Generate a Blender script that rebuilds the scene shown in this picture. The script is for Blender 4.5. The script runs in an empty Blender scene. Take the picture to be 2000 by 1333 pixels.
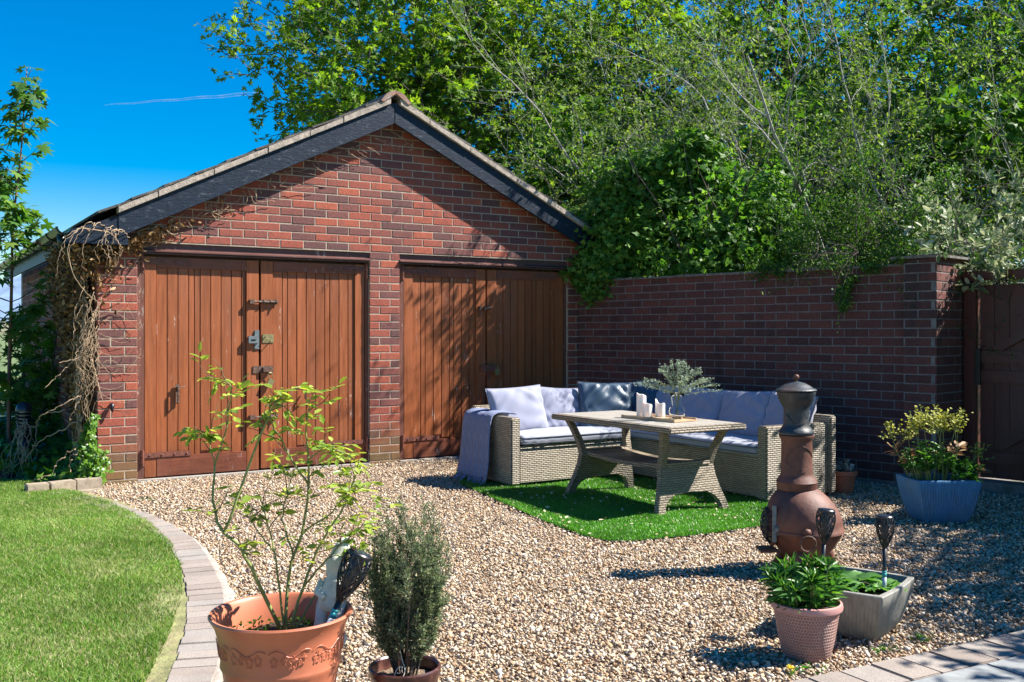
import bpy, bmesh, math, random
import numpy as np
from mathutils import Vector, Matrix, Euler

S = bpy.context.scene
C = S.collection
R_ = math.radians
PI = math.pi
# ------------------------------------------------------------------ camera, light
YAW = R_(31.8)
cam_d = bpy.data.cameras.new('camera'); cam = bpy.data.objects.new('camera', cam_d); C.objects.link(cam)
cam.location = (0, 0, 1.27); cam.rotation_euler = (R_(90), 0, -YAW)
cam_d.sensor_width = 36; cam_d.lens = 35.0; cam_d.shift_y = -0.00825
cam_d.clip_start = .05; cam_d.clip_end = 20000
S.camera = cam
SUN_EL = R_(46.5); SUN_H = Vector((.90, -.43)).normalized()
sun_dir = Vector((SUN_H.x*math.cos(SUN_EL), SUN_H.y*math.cos(SUN_EL), math.sin(SUN_EL)))
w = bpy.data.worlds.new('World'); S.world = w; w.use_nodes = True
nt = w.node_tree; bg = nt.nodes['Background']
sky = nt.nodes.new('ShaderNodeTexSky'); sky.sky_type = 'NISHITA'; sky.sun_disc = False
sky.sun_elevation = SUN_EL; sky.sun_rotation = math.atan2(SUN_H.x, SUN_H.y)
sky.air_density = 1.0; sky.dust_density = 0.3; sky.ozone_density = 2.5
hs = nt.nodes.new('ShaderNodeHueSaturation'); hs.inputs['Saturation'].default_value = 1.9; hs.inputs['Hue'].default_value = .505; hs.inputs['Value'].default_value = 1.15
nt.links.new(sky.outputs[0], hs.inputs['Color']); nt.links.new(hs.outputs[0], bg.inputs[0])
bg.inputs[1].default_value = 0.055
sl = bpy.data.lights.new('sun', 'SUN'); sl.energy = 5.0; sl.angle = R_(.5); sl.color = (1, .955, .88)
so = bpy.data.objects.new('sun', sl); C.objects.link(so)
so.rotation_euler = Vector(sun_dir).to_track_quat('Z', 'Y').to_euler()
S.view_settings.view_transform = 'Standard'; S.view_settings.look = 'None'
S.view_settings.exposure = 1.45; S.view_settings.gamma = 1
S.cycles.max_bounces = 6; S.cycles.diffuse_bounces = 3; S.cycles.transmission_bounces = 6
S.cycles.use_denoising = True

RV = np.array([math.cos(YAW), -math.sin(YAW)]); FV = np.array([math.sin(YAW), math.cos(YAW)])
# ------------------------------------------------------------------ helpers
def setp(o, label=None, cat=None, group=None, kind=None):
    if label: o['label'] = label
    if cat: o['category'] = cat
    if group: o['group'] = group
    if kind: o['kind'] = kind
    return o
def thing(name, label, cat, loc=(0, 0, 0), rz=0, group=None):
    o = bpy.data.objects.new(name, None); o.empty_display_size = .1; C.objects.link(o)
    o.location = loc; o.rotation_euler = (0, 0, rz)
    return setp(o, label, cat, group)
def link(name, me, parent=None, mats=None):
    o = bpy.data.objects.new(name, me); C.objects.link(o)
    for m in (mats or []): me.materials.append(m)
    if parent: o.parent = parent
    return o
class MB:
    def __init__(s): s.v = []; s.f = []; s.m = []; s.n = 0
    def add(s, vs, fs, mi=0):
        b = s.n; s.v.extend([tuple(p) for p in vs]); s.n += len(vs)
        for f in fs: s.f.append(tuple(i+b for i in f)); s.m.append(mi)
        return s
    def box(s, c, size, rz=0, rot=None, mi=0, taper=1.0):
        x, y, z = [q/2 for q in size]
        vs = [(-x, -y, -z), (x, -y, -z), (x, y, -z), (-x, y, -z), (-x*taper, -y*taper, z), (x*taper, -y*taper, z), (x*taper, y*taper, z), (-x*taper, y*taper, z)]
        M = Euler(rot).to_matrix() if rot else Matrix.Rotation(rz, 3, 'Z')
        vs = [M @ Vector(p) + Vector(c) for p in vs]
        return s.add(vs, [(0, 3, 2, 1), (4, 5, 6, 7), (0, 1, 5, 4), (1, 2, 6, 5), (2, 3, 7, 6), (3, 0, 4, 7)], mi)
    def b2(s, x0, x1, y0, y1, z0, z1, mi=0):
        return s.box(((x0+x1)/2, (y0+y1)/2, (z0+z1)/2), (x1-x0, y1-y0, z1-z0), mi=mi)
    def tube(s, pts, rad, n=6, mi=0, cap=True):
        P = np.array(pts, float); k = len(P)
        rad = np.full(k, rad) if np.isscalar(rad) else np.array(rad, float)
        T = np.gradient(P, axis=0); T /= (np.linalg.norm(T, axis=1, keepdims=True)+1e-9)
        up = np.array([0, 0, 1.]) if abs(T[0][2]) < .9 else np.array([1., 0, 0])
        A = np.cross(T, up); 
        for i in range(1, k):
            A[i] = A[i-1]-T[i]*np.dot(A[i-1], T[i])
            A[i] /= np.linalg.norm(A[i])+1e-9
        A[0] /= np.linalg.norm(A[0])+1e-9
        if k > 1:
            for i in range(1, k): A[i] = A[i-1]-T[i]*np.dot(A[i-1], T[i]); A[i] /= np.linalg.norm(A[i])+1e-9
        B = np.cross(T, A)
        a = np.arange(n)*2*PI/n
        V = P[:, None, :]+rad[:, None, None]*(np.cos(a)[None, :, None]*A[:, None, :]+np.sin(a)[None, :, None]*B[:, None, :])
        V = V.reshape(-1, 3)
        fs = [(i*n+j, i*n+(j+1) % n, (i+1)*n+(j+1) % n, (i+1)*n+j) for i in range(k-1) for j in range(n)]
        if cap: fs += [tuple(range(n-1, -1, -1)), tuple((k-1)*n+j for j in range(n))]
        return s.add(V, fs, mi)
    def lathe(s, prof, n=32, c=(0, 0, 0), mi=0, fn=None, cap=False):
        vs = []
        for (r, z) in prof:
            for j in range(n):
                a = j*2*PI/n; rr = r*(fn(a, z) if fn else 1)
                vs.append((c[0]+rr*math.cos(a), c[1]+rr*math.sin(a), c[2]+z))
        k = len(prof)
        fs = [(i*n+j, i*n+(j+1) % n, (i+1)*n+(j+1) % n, (i+1)*n+j) for i in range(k-1) for j in range(n)]
        if cap: fs += [tuple(range(n-1, -1, -1)), tuple((k-1)*n+j for j in range(n))]
        return s.add(vs, fs, mi)
    def prism(s, poly, o, ax, ay, ext, mi=0):
        # poly of 2D points in plane (ax, ay) from o, extruded by vector ext
        o, ax, ay, ext = map(Vector, (o, ax, ay, ext)); n = len(poly)
        a = [o+ax*p[0]+ay*p[1] for p in poly]; b = [q+ext for q in a]
        fs = [tuple(range(n)), tuple(range(2*n-1, n-1, -1))]+[(i, i+n, (i+1) % n+n, (i+1) % n) for i in range(n)]
        return s.add(a+b, fs, mi)
    def mesh(s, name):
        me = bpy.data.meshes.new(name); me.from_pydata(s.v, [], s.f); me.update()
        me.polygons.foreach_set('material_index', s.m)
        return me
    def build(s, name, mats, parent=None, smooth=False, bevel=0, normals=True):
        me = s.mesh(name)
        if normals:
            bm = bmesh.new(); bm.from_mesh(me); bmesh.ops.recalc_face_normals(bm, faces=bm.faces)
            if bevel: bmesh.ops.bevel(bm, geom=[e for e in bm.edges if len(e.link_faces) == 2 and e.calc_face_angle() > .6], offset=bevel, segments=2, affect='EDGES', clamp_overlap=True)
            bm.to_mesh(me); bm.free()
        if smooth:
            me.polygons.foreach_set('use_smooth', [True]*len(me.polygons))
        o = link(name, me, parent, mats if isinstance(mats, list) else [mats])
        if smooth == 'auto':
            try: me.set_sharp_from_angle(angle=R_(40))
            except Exception: pass
        return o
def fastmesh(name, V, F, parent=None, mats=None, mi=None, smooth=False):
    V = np.asarray(V, np.float32); F = np.asarray(F, np.int32)
    me = bpy.data.meshes.new(name); k = F.shape[1]
    me.vertices.add(len(V)); me.vertices.foreach_set('co', V.ravel())
    me.loops.add(F.size); me.loops.foreach_set('vertex_index', F.ravel())
    me.polygons.add(len(F)); me.polygons.foreach_set('loop_start', np.arange(0, F.size, k, dtype=np.int32))
    me.polygons.foreach_set('loop_total', np.full(len(F), k, np.int32))
    if mi is not None: me.polygons.foreach_set('material_index', np.asarray(mi, np.int32))
    if smooth: me.polygons.foreach_set('use_smooth', np.ones(len(F), bool))
    me.update(calc_edges=True)
    return link(name, me, parent, mats)
def rotmats(rng, N, zdir=None, tilt=None):
    """random rotation matrices; columns = local x,y,z. zdir (N,3): local z near it with jitter tilt"""
    if zdir is None: z = rng.normal(size=(N, 3))
    else: z = np.broadcast_to(zdir, (N, 3))+rng.normal(size=(N, 3))*(tilt or 0)
    z = z/(np.linalg.norm(z, axis=1, keepdims=True)+1e-9)
    x = rng.normal(size=(N, 3)); x -= z*np.sum(x*z, 1, keepdims=True); x /= np.linalg.norm(x, axis=1, keepdims=True)+1e-9
    return np.stack([x, np.cross(z, x), z], axis=2)
def frames(xd, zd):
    x = xd/(np.linalg.norm(xd, axis=1, keepdims=True)+1e-9)
    z = zd-x*np.sum(x*zd, 1, keepdims=True); z /= np.linalg.norm(z, axis=1, keepdims=True)+1e-9
    return np.stack([x, np.cross(z, x), z], axis=2)
def inst(tv, tf, pos, rot, sc):
    tv = np.asarray(tv, float); tf = np.asarray(tf, int); N = len(pos)
    sc = np.asarray(sc, float)
    if sc.ndim == 1: sc = sc[:, None]
    L = tv[None]*sc[:, None, :]
    V = np.einsum('nij,nkj->nki', rot, L)+pos[:, None, :]
    F = tf[None]+(np.arange(N)*len(tv))[:, None, None]
    return V.reshape(-1, 3), F.reshape(-1, tf.shape[1])
def cat(parts):
    Vs, Fs, n = [], [], 0
    for V, F in parts:
        Vs.append(V); Fs.append(F+n); n += len(V)
    return np.concatenate(Vs), np.concatenate(Fs)
def inpoly(P, poly):
    x, y = P[:, 0], P[:, 1]; r = np.zeros(len(P), bool); n = len(poly)
    for i in range(n):
        x1, y1 = poly[i]; x2, y2 = poly[(i+1) % n]
        c = ((y1 > y) != (y2 > y)) & (x < (x2-x1)*(y-y1)/((y2-y1) if y2 != y1 else 1e-9)+x1)
        r ^= c
    return r
# leaf templates (tip along +x, face +z)
LF_OVAL = ([(0, 0, 0), (.35, .22, .05), (.75, .17, .03), (1, 0, -.05), (.75, -.17, .03), (.35, -.22, .05), (.5, 0, -.03)], [(0, 6, 1), (1, 6, 2), (2, 6, 3), (3, 6, 4), (4, 6, 5), (5, 6, 0)])
LF_LANCE = ([(0, 0, 0), (.4, .1, .03), (1, 0, -.1), (.4, -.1, .03)], [(0, 3, 2), (0, 2, 1)])
LF_DIA = ([(0, 0, 0), (.5, .28, .06), (1, 0, 0), (.5, -.28, .06)], [(0, 3, 2), (0, 2, 1)])
def _maple():
    pts = [(0, 0, 0)]; ang = [-150, -100, -72, -42, -22, 0, 22, 42, 72, 100, 150]; rr = [.32, .5, .26, .62, .3, .78, .3, .62, .26, .5, .32]
    for a, r in zip(ang, rr): pts.append((.3+r*math.cos(R_(a)), r*math.sin(R_(a)), -.12*r*r))
    pts[0] = (.3, 0, .05); return pts, [(0, i, i+1) for i in range(1, 11)]
LF_MAPLE = _maple()
def _ivy():
    pts = [(.25, 0, .04)]; ang = [-155, -75, -40, 0, 40, 75, 155]; rr = [.33, .5, .32, .75, .32, .5, .33]
    for a, r in zip(ang, rr): pts.append((.25+r*math.cos(R_(a)), r*math.sin(R_(a)), -.1*r*r))
    return pts, [(0, i, i+1) for i in range(1, 7)]
LF_IVY = _ivy()
# ------------------------------------------------------------------ materials
class N:
    def __init__(s, name):
        s.m = bpy.data.materials.new(name); s.m.use_nodes = True; s.t = s.m.node_tree
        s.p = s.t.nodes['Principled BSDF']; s.out = s.t.nodes['Material Output']
    def n(s, typ, **kw):
        x = s.t.nodes.new(typ)
        for k, v in kw.items():
            if k in x.bl_rna.properties and not k[0].isupper(): setattr(x, k, v)
            else: x.inputs[k].default_value = v
        return x
    def l(s, a, b): s.t.links.new(a, b)
    def coord(s, scale=(1, 1, 1), kind='Object'):
        tc = s.t.nodes.new('ShaderNodeTexCoord'); mp = s.t.nodes.new('ShaderNodeMapping')
        mp.inputs['Scale'].default_value = scale; s.l(tc.outputs[kind], mp.inputs[0]); return mp.outputs[0]
    def noise(s, vec, scale, detail=4, rough=.6):
        x = s.n('ShaderNodeTexNoise', Scale=scale, Detail=detail, Roughness=rough); s.l(vec, x.inputs['Vector']); return x.outputs['Fac']
    def ramp(s, fac, stops, interp='LINEAR'):
        r = s.t.nodes.new('ShaderNodeValToRGB'); cr = r.color_ramp; cr.interpolation = interp
        while len(cr.elements) < len(stops): cr.elements.new(.5)
        for e, (p, c) in zip(cr.elements, stops):
            e.position = p; e.color = (c, c, c, 1) if np.isscalar(c) else (*c, 1)
        s.l(fac, r.inputs[0]); return r.outputs[0]
    def mix(s, fac, a, b, mode='MIX'):
        x = s.t.nodes.new('ShaderNodeMix'); x.data_type = 'RGBA'; x.blend_type = mode
        for sock, v in ((x.inputs['Factor'], fac), (x.inputs['A'], a), (x.inputs['B'], b)):
            pass
        def put(sock, v, col):
            if hasattr(v, 'is_output') or isinstance(v, bpy.types.NodeSocket): s.l(v, sock)
            elif col: sock.default_value = (*v, 1) if len(v) == 3 else v
            else: sock.default_value = v
        put(x.inputs[0], fac, False); put(x.inputs[6], a, True); put(x.inputs[7], b, True)
        return x.outputs[2]
    def math(s, op, a, b=0.0):
        x = s.t.nodes.new('ShaderNodeMath'); x.operation = op
        for i, v in enumerate((a, b)):
            if isinstance(v, bpy.types.NodeSocket): s.l(v, x.inputs[i])
            else: x.inputs[i].default_value = v
        return x.outputs[0]
    def bump(s, h, strength=.3, dist=.01):
        b = s.n('ShaderNodeBump', Strength=strength, Distance=dist); s.l(h, b.inputs['Height']); s.l(b.outputs[0], s.p.inputs['Normal']); return b
    def island(s): return s.t.nodes.new('ShaderNodeNewGeometry').outputs['Random Per Island']
    def col(s, c):
        if isinstance(c, bpy.types.NodeSocket): s.l(c, s.p.inputs['Base Color'])
        else: s.p.inputs['Base Color'].default_value = (*c, 1)
    def rough(s, r):
        if isinstance(r, bpy.types.NodeSocket): s.l(r, s.p.inputs['Roughness'])
        else: s.p.inputs['Roughness'].default_value = r
def simple(name, c, rough=.6, var=.25, scale=20, bump=.15, bd=.004, metal=0, spec=.5, dirt=None, dirtscale=6, dirtcut=(.5, .7)):
    m = N(name); v = m.coord(); n1 = m.noise(v, scale, 5); c = np.array(c)
    colr = m.ramp(n1, [(.3, tuple(c*(1-var))), (.7, tuple(np.minimum(c*(1+var), 1)))])
    if dirt is not None:
        n2 = m.noise(v, dirtscale, 6, .7); colr = m.mix(m.ramp(n2, [(dirtcut[0], 0.), (dirtcut[1], 1.)]), colr, dirt)
    m.col(colr); m.rough(rough); m.p.inputs['Metallic'].default_value = metal
    m.p.inputs['Specular IOR Level'].default_value = spec
    if bump: m.bump(m.noise(v, scale*3, 4), bump, bd)
    return m.m
def leafmat(name, stops, trans=.35, tcol=None, rough=.55, spec=.25):
    m = N(name); isl = m.island(); col = m.ramp(isl, stops)
    v = m.coord(); n = m.noise(v, .8, 3); col = m.mix(1.0, col, m.ramp(n, [(.3, .7), (.7, 1.25)]), 'MULTIPLY')
    m.col(col); m.rough(rough); m.p.inputs['Specular IOR Level'].default_value = spec
    tr = m.t.nodes.new('ShaderNodeBsdfTranslucent')
    tc = m.mix(1.0, col, tcol or (2.2, 2.0, .9), 'MULTIPLY'); m.l(tc, tr.inputs[0])
    mx = m.t.nodes.new('ShaderNodeMixShader'); mx.inputs[0].default_value = trans
    m.l(m.p.outputs[0], mx.inputs[1]); m.l(tr.outputs[0], mx.inputs[2]); m.l(mx.outputs[0], m.out.inputs[0])
    return m.m
def brickmat(name, stops, moss=False, stain=False):
    m = N(name); isl = m.island(); v = m.coord(); col = m.ramp(isl, stops)
    n1 = m.noise(v, 60, 6, .7); n2 = m.noise(v, 9, 4)
    col = m.mix(1.0, col, m.ramp(n1, [(.3, .62), (.7, 1.3)]), 'MULTIPLY')
    col = m.mix(m.ramp(n2, [(.5, 0.), (.75, .5)]), col, (.10, .055, .05))
    sp = m.noise(v, 230, 2); col = m.mix(m.ramp(sp, [(.66, 0.), (.72, .45)]), col, (.42, .36, .3))
    if moss:
        sx = m.t.nodes.new('ShaderNodeSeparateXYZ'); m.l(v, sx.inputs[0])
        g = m.ramp(m.math('ADD', sx.outputs[2], m.math('MULTIPLY', n2, .35)), [(.25, 1.), (.62, 0.)])
        col = m.mix(m.math('MULTIPLY', g, .75), col, (.16, .115, .04))
    if stain:
        n3 = m.noise(m.coord((1.2, 1.2, .25)), 2.2, 4); col = m.mix(m.ramp(n3, [(.55, 0.), (.7, .75)]), col, (.03, .02, .02))
    m.col(col); m.rough(.85)
    m.bump(n1, .6, .004); return m.m
M = {}
M['brick'] = brickmat('red_brick', [(0, (.12, .05, .046)), (.25, (.17, .058, .05)), (.4, (.25, .068, .046)), (.6, (.31, .072, .044)), (.75, (.37, .088, .045)), (.86, (.31, .07, .042)), (.93, (.18, .06, .05)), (1, (.33, .072, .04))], moss=True)
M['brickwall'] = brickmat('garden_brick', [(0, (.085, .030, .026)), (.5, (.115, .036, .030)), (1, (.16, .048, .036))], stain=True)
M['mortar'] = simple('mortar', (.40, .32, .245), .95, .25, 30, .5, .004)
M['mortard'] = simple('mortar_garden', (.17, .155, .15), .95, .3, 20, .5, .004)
def woodmat(name, c, flake=(.55, .47, .42), axis=(14, 14, .8), fl=(.65, .70)):
    m = N(name); v = m.coord(axis); g = m.noise(v, 3.5, 6, .65); c = np.array(c)
    col = m.ramp(g, [(.25, tuple(c*.62)), (.5, tuple(c)), (.8, tuple(np.minimum(c*1.35, 1)))])
    isl = m.island(); col = m.mix(1.0, col, m.ramp(isl, [(0, .82), (1, 1.15)]), 'MULTIPLY')
    v2 = m.coord((1, 1, .16)); f = m.noise(v2, 46, 6, .75); big = m.noise(m.coord(), 2.4, 3)
    fm = m.math('ADD', f, m.math('MULTIPLY', m.math('SUBTRACT', big, .5), .25))
    col = m.mix(m.ramp(fm, [(fl[0], 0.), (fl[1], .8)]), col, flake)
    kn = m.t.nodes.new('ShaderNodeTexVoronoi'); kn.inputs['Scale'].default_value = 5.5; m.l(m.coord((1, 1, .55)), kn.inputs['Vector'])
    col = m.mix(m.ramp(kn.outputs['Distance'], [(.035, .6), (.06, 0.)]), col, tuple(c*.35))
    sz = m.t.nodes.new('ShaderNodeSeparateXYZ'); m.l(m.coord(), sz.inputs[0])
    low = m.ramp(m.math('ADD', sz.outputs[2], m.math('MULTIPLY', m.noise(m.coord((9, 9, 1)), 2.5, 5), .55)), [(.30, .55), (.62, 0.)])
    col = m.mix(low, col, tuple(c*.42)); fade = m.noise(m.coord((3, 3, .5)), 1.6, 4); col = m.mix(m.ramp(fade, [(.5, 0.), (.75, .28)]), col, tuple(np.minimum(c*1.1+.06, 1)))
    m.col(col); m.rough(m.ramp(g, [(.3, .42), (.7, .62)])); m.bump(m.math('ADD', g, m.math('MULTIPLY', f, .6)), .35, .004); return m.m
M['door'] = woodmat('brown_door_paint', (.27, .074, .020))
M['rail'] = woodmat('brown_rail_paint', (.185, .050, .021), axis=(1.2, 14, 14), fl=(.62, .67))
M['frame'] = woodmat('brown_frame_paint', (.14, .05, .032), fl=(.6, .7))
M['lintel'] = woodmat('brown_lintel_paint', (.10, .04, .032), axis=(.8, 14, 14), flake=(.5, .42, .4), fl=(.62, .72))
M['gate'] = woodmat('dark_gate_paint', (.075, .012, .008), fl=(.8, .9))
M['hinge'] = simple('painted_hinge', (.17, .055, .035), .55, .4, 40, .4, dirt=(.09, .04, .025), dirtscale=30)
M['rust'] = simple('rusty_iron', (.09, .045, .03), .7, .5, 50, .5, dirt=(.3, .2, .14), dirtscale=40)
M['steel'] = simple('grey_steel', (.20, .23, .24), .5, .3, 60, .3, metal=.6)
M['brass'] = simple('old_brass', (.30, .26, .13), .45, .3, 60, .3, metal=.6)
M['barge'] = None
def barge():
    m = N('black_barge_sky_tint'); v = m.coord(); n = m.noise(m.coord((1.5, 1, 7)), 9, 6, .75); f = m.noise(m.coord((.5, 1, 1)), 26, 8, .85)
    col = m.ramp(n, [(.3, (.003, .006, .014)), (.7, (.010, .022, .045))])  # blue of the reflected sky is mixed into the black base colour
    col = m.mix(m.ramp(f, [(.56, 0.), (.66, .7)]), col, (.15, .17, .20))
    m.p.inputs['Specular IOR Level'].default_value = .3; m.col(col); m.rough(.5); m.bump(m.math('ADD', n, f), .5, .006); return m.m
M['barge'] = barge()
M['fascia'] = simple('blue_grey_fascia', (.012, .055, .085), .5, .3, 12, .2)
M['tile'] = simple('roof_tile', (.075, .065, .06), .85, .4, 14, .5, .006, dirt=(.20, .19, .15), dirtscale=9)
M['verge'] = simple('verge_mortar', (.40, .33, .27), .95, .3, 25, .6, .008, dirt=(.2, .17, .14), dirtscale=14)
M['ridge'] = simple('ridge_tile', (.27, .15, .11), .9, .35, 16, .5, .006, dirt=(.35, .3, .26), dirtscale=10)
M['gutter'] = simple('black_gutter', (.008, .012, .010), .25, .3, 10, .05, dirt=(.03, .045, .015), dirtscale=5)
M['concrete'] = simple('pale_concrete', (.30, .27, .235), .95, .25, 25, .5, .006, dirt=(.2, .175, .14), dirtscale=5)
M['coping'] = simple('coping_slab', (.17, .15, .14), .95, .3, 18, .5, .006, dirt=(.08, .09, .05), dirtscale=6)
M['bark'] = simple('grey_bark', (.15, .13, .105), .9, .4, 25, .6, .01)
M['barkpale'] = simple('pale_twig_bark', (.31, .29, .26), .9, .35, 25, .4, .006)
M['barkdark'] = simple('dark_bark', (.07, .055, .04), .9, .4, 20, .6, .01)
M['deadstem'] = simple('dead_vine_stem', (.34, .24, .15), .9, .5, 18, .5, .003)
M['deadleaf'] = leafmat('dead_leaf', [(0, (.05, .025, .012)), (.4, (.14, .075, .03)), (.8, (.26, .15, .06)), (1, (.4, .28, .15))], .15, (1.2, 1, .8), .7)
M['maple'] = leafmat('maple_leaf', [(0, (.05, .12, .012)), (.5, (.10, .20, .016)), (.85, (.16, .27, .02)), (1, (.21, .29, .035))], .45, (2.0, 1.9, .8))
M['mapledark'] = leafmat('dark_maple_leaf', [(0, (.035, .095, .014)), (.6, (.075, .17, .018)), (1, (.15, .26, .025))], .35, (1.8, 2, .7))
M['sapling'] = leafmat('sapling_leaf', [(0, (.04, .11, .02)), (.6, (.07, .17, .03)), (1, (.15, .24, .04))], .35, (1.8, 1.9, .7))
M['willow'] = leafmat('willow_leaf', [(0, (.05, .11, .018)), (.5, (.10, .19, .03)), (1, (.20, .29, .045))], .35, (1.9, 1.8, .8))
M['hedge'] = leafmat('hedge_leaf', [(0, (.04, .11, .018)), (.5, (.085, .20, .03)), (1, (.19, .32, .06))], .38, (1.8, 2, .7), .5, .25)
M['fine'] = leafmat('fine_leaf', [(0, (.025, .08, .015)), (.6, (.055, .14, .02)), (1, (.14, .24, .03))], .3, (1.8, 1.9, .7))
M['varieg'] = leafmat('variegated_leaf', [(0, (.07, .14, .06)), (.35, (.16, .24, .12)), (.6, (.42, .46, .30)), (1, (.60, .62, .44))], .25, (1.2, 1.2, .9))
M['ivy'] = leafmat('ivy_leaf', [(0, (.02, .065, .010)), (.5, (.05, .14, .015)), (1, (.14, .26, .025))], .25, (1.8, 2, .6), .45, .3)
M['rose'] = leafmat('rose_leaf', [(0, (.13, .22, .03)), (.5, (.25, .34, .05)), (1, (.40, .46, .10))], .4, (1.7, 1.6, .7), .35)
M['conifer'] = leafmat('conifer_scale', [(0, (.09, .14, .08)), (.5, (.19, .25, .14)), (.85, (.33, .36, .22)), (1, (.42, .36, .24))], .35, (1.2, 1.3, .8), .7)
M['lance'] = leafmat('lance_leaf', [(0, (.03, .10, .02)), (.6, (.06, .17, .03)), (1, (.14, .28, .05))], .3, (1.7, 1.9, .7), .35)
M['prim'] = leafmat('primrose_leaf', [(0, (.06, .17, .04)), (1, (.13, .28, .07))], .3, (1.6, 1.8, .7), .5)
M['yflower'] = leafmat('yellow_green_flower', [(0, (.22, .24, .03)), (1, (.5, .48, .08))], .3, (1.5, 1.5, .6))
M['silver'] = leafmat('silver_leaf', [(0, (.25, .33, .24)), (1, (.5, .58, .45))], .2, (1.1, 1.2, .9))
M['succ'] = leafmat('grey_succulent', [(0, (.16, .22, .2)), (1, (.35, .42, .4))], .1, (1, 1, 1))
M['grass'] = leafmat('grass_blade', [(0, (.06, .15, .015)), (.4, (.11, .235, .025)), (.72, (.17, .30, .05)), (.85, (.27, .32, .10)), (1, (.48, .42, .24))], .35, (1.7, 1.7, .8), .5)
M['turf'] = leafmat('artificial_turf', [(0, (.045, .15, .014)), (.6, (.09, .25, .025)), (1, (.16, .34, .045))], .3, (1.5, 1.9, .6), .4, .5)
M['petal'] = leafmat('dry_petal', [(0, (.35, .27, .16)), (1, (.7, .6, .42))], .2, (1, 1, .9))
M['soil'] = simple('soil', (.055, .038, .026), .95, .5, 30, 1, .02, dirt=(.05, .07, .015), dirtscale=8)
M['soilpale'] = simple('dry_soil', (.20, .14, .09), .95, .5, 40, 1, .015)
def strawgrass():
    nt_ = M['grass'].node_tree; p = nt_.nodes['Principled BSDF']; src = p.inputs['Base Color'].links[0].from_socket
    tc = nt_.nodes.new('ShaderNodeTexCoord'); no = nt_.nodes.new('ShaderNodeTexNoise'); no.inputs['Scale'].default_value = 2.6; no.inputs['Detail'].default_value = 5; nt_.links.new(tc.outputs['Object'], no.inputs['Vector'])
    rp = nt_.nodes.new('ShaderNodeValToRGB'); rp.color_ramp.elements[0].position = .52; rp.color_ramp.elements[0].color = (0, 0, 0, 1); rp.color_ramp.elements[1].position = .72; rp.color_ramp.elements[1].color = (.55, .55, .55, 1); nt_.links.new(no.outputs['Fac'], rp.inputs[0])
    mx = nt_.nodes.new('ShaderNodeMix'); mx.data_type = 'RGBA'; nt_.links.new(rp.outputs[0], mx.inputs[0]); nt_.links.new(src, mx.inputs[6]); mx.inputs[7].default_value = (.42, .38, .19, 1); nt_.links.new(mx.outputs[2], p.inputs['Base Color'])
strawgrass()
def stone():
    m = N('gravel_stone'); isl = m.island(); v = m.coord()
    col = m.ramp(isl, [(0, (.06, .05, .045)), (.05, (.12, .09, .07)), (.14, (.24, .15, .085)), (.28, (.40, .25, .13)), (.42, (.46, .34, .21)), (.6, (.54, .43, .30)), (.75, (.40, .33, .26)), (.88, (.60, .53, .43)), (1, (.34, .19, .10))])
    n = m.noise(v, 120, 4); col = m.mix(1.0, col, m.ramp(n, [(.3, .7), (.7, 1.25)]), 'MULTIPLY')
    m.col(col); m.rough(.75); m.p.inputs['Specular IOR Level'].default_value = .45; return m.m
M['stone'] = stone()
def gravelbed():
    m = N('gravel_bed'); v = m.coord(); vo = m.t.nodes.new('ShaderNodeTexVoronoi'); vo.inputs['Scale'].default_value = 60; m.l(v, vo.inputs['Vector'])
    sep = m.t.nodes.new('ShaderNodeSeparateColor'); m.l(vo.outputs['Color'], sep.inputs[0])
    col = m.ramp(sep.outputs[0], [(0, (.08, .06, .05)), (.3, (.25, .16, .09)), (.6, (.42, .31, .2)), (1, (.5, .42, .32))])
    m.col(col); m.rough(.9); m.bump(vo.outputs['Distance'], 1, .02); return m.m
M['gravelbed'] = gravelbed()
def paver():
    m = N('buff_paver'); isl = m.island(); v = m.coord(); n = m.noise(v, 5, 5, .6); f = m.noise(v, 170, 3, .7)
    col = m.ramp(isl, [(0, (.26, .21, .175)), (.5, (.31, .26, .22)), (1, (.27, .245, .22))])
    col = m.mix(m.ramp(n, [(.45, 0.), (.7, .5)]), col, (.17, .145, .125)); col = m.mix(1.0, col, m.ramp(f, [(.3, .65), (.7, 1.2)]), 'MULTIPLY')
    m.col(col); m.rough(.95); m.bump(f, .6, .003); return m.m
M['paver'] = paver()
def rattan(name, top=False, c1=(.43, .36, .26), c2=(.30, .245, .17)):
    m = N(name); tc = m.t.nodes.new('ShaderNodeTexCoord'); s = m.t.nodes.new('ShaderNodeSeparateXYZ'); m.l(tc.outputs['Object'], s.inputs[0])
    cb = m.t.nodes.new('ShaderNodeCombineXYZ')
    m.l(m.math('ADD', s.outputs[0], s.outputs[1]), cb.inputs[0]); m.l(s.outputs[2], cb.inputs[1])
    b = m.t.nodes.new('ShaderNodeTexBrick'); m.l(cb.outputs[0], b.inputs['Vector'])
    b.inputs['Scale'].default_value = 1; b.inputs['Brick Width'].default_value = .046; b.inputs['Row Height'].default_value = .0155
    b.inputs['Mortar Size'].default_value = .0048; b.inputs['Mortar Smooth'].default_value = .9; b.inputs['Bias'].default_value = -.1
    b.inputs['Color1'].default_value = (*c1, 1); b.inputs['Color2'].default_value = (*c2, 1); b.inputs['Mortar'].default_value = (.13, .105, .075, 1)
    n = m.noise(m.coord((1, 1, 8)), 30, 4); col = m.mix(1.0, b.outputs['Color'], m.ramp(n, [(.3, .75), (.7, 1.2)]), 'MULTIPLY')
    m.col(col); m.rough(.5); inv = m.math('SUBTRACT', 1.0, b.outputs['Fac']); m.bump(inv, .7, .006); return m.m
M['rattan'] = rattan('woven_rattan'); M['rattandark'] = rattan('woven_rattan_table', c1=(.34, .27, .19), c2=(.24, .19, .13))
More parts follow.
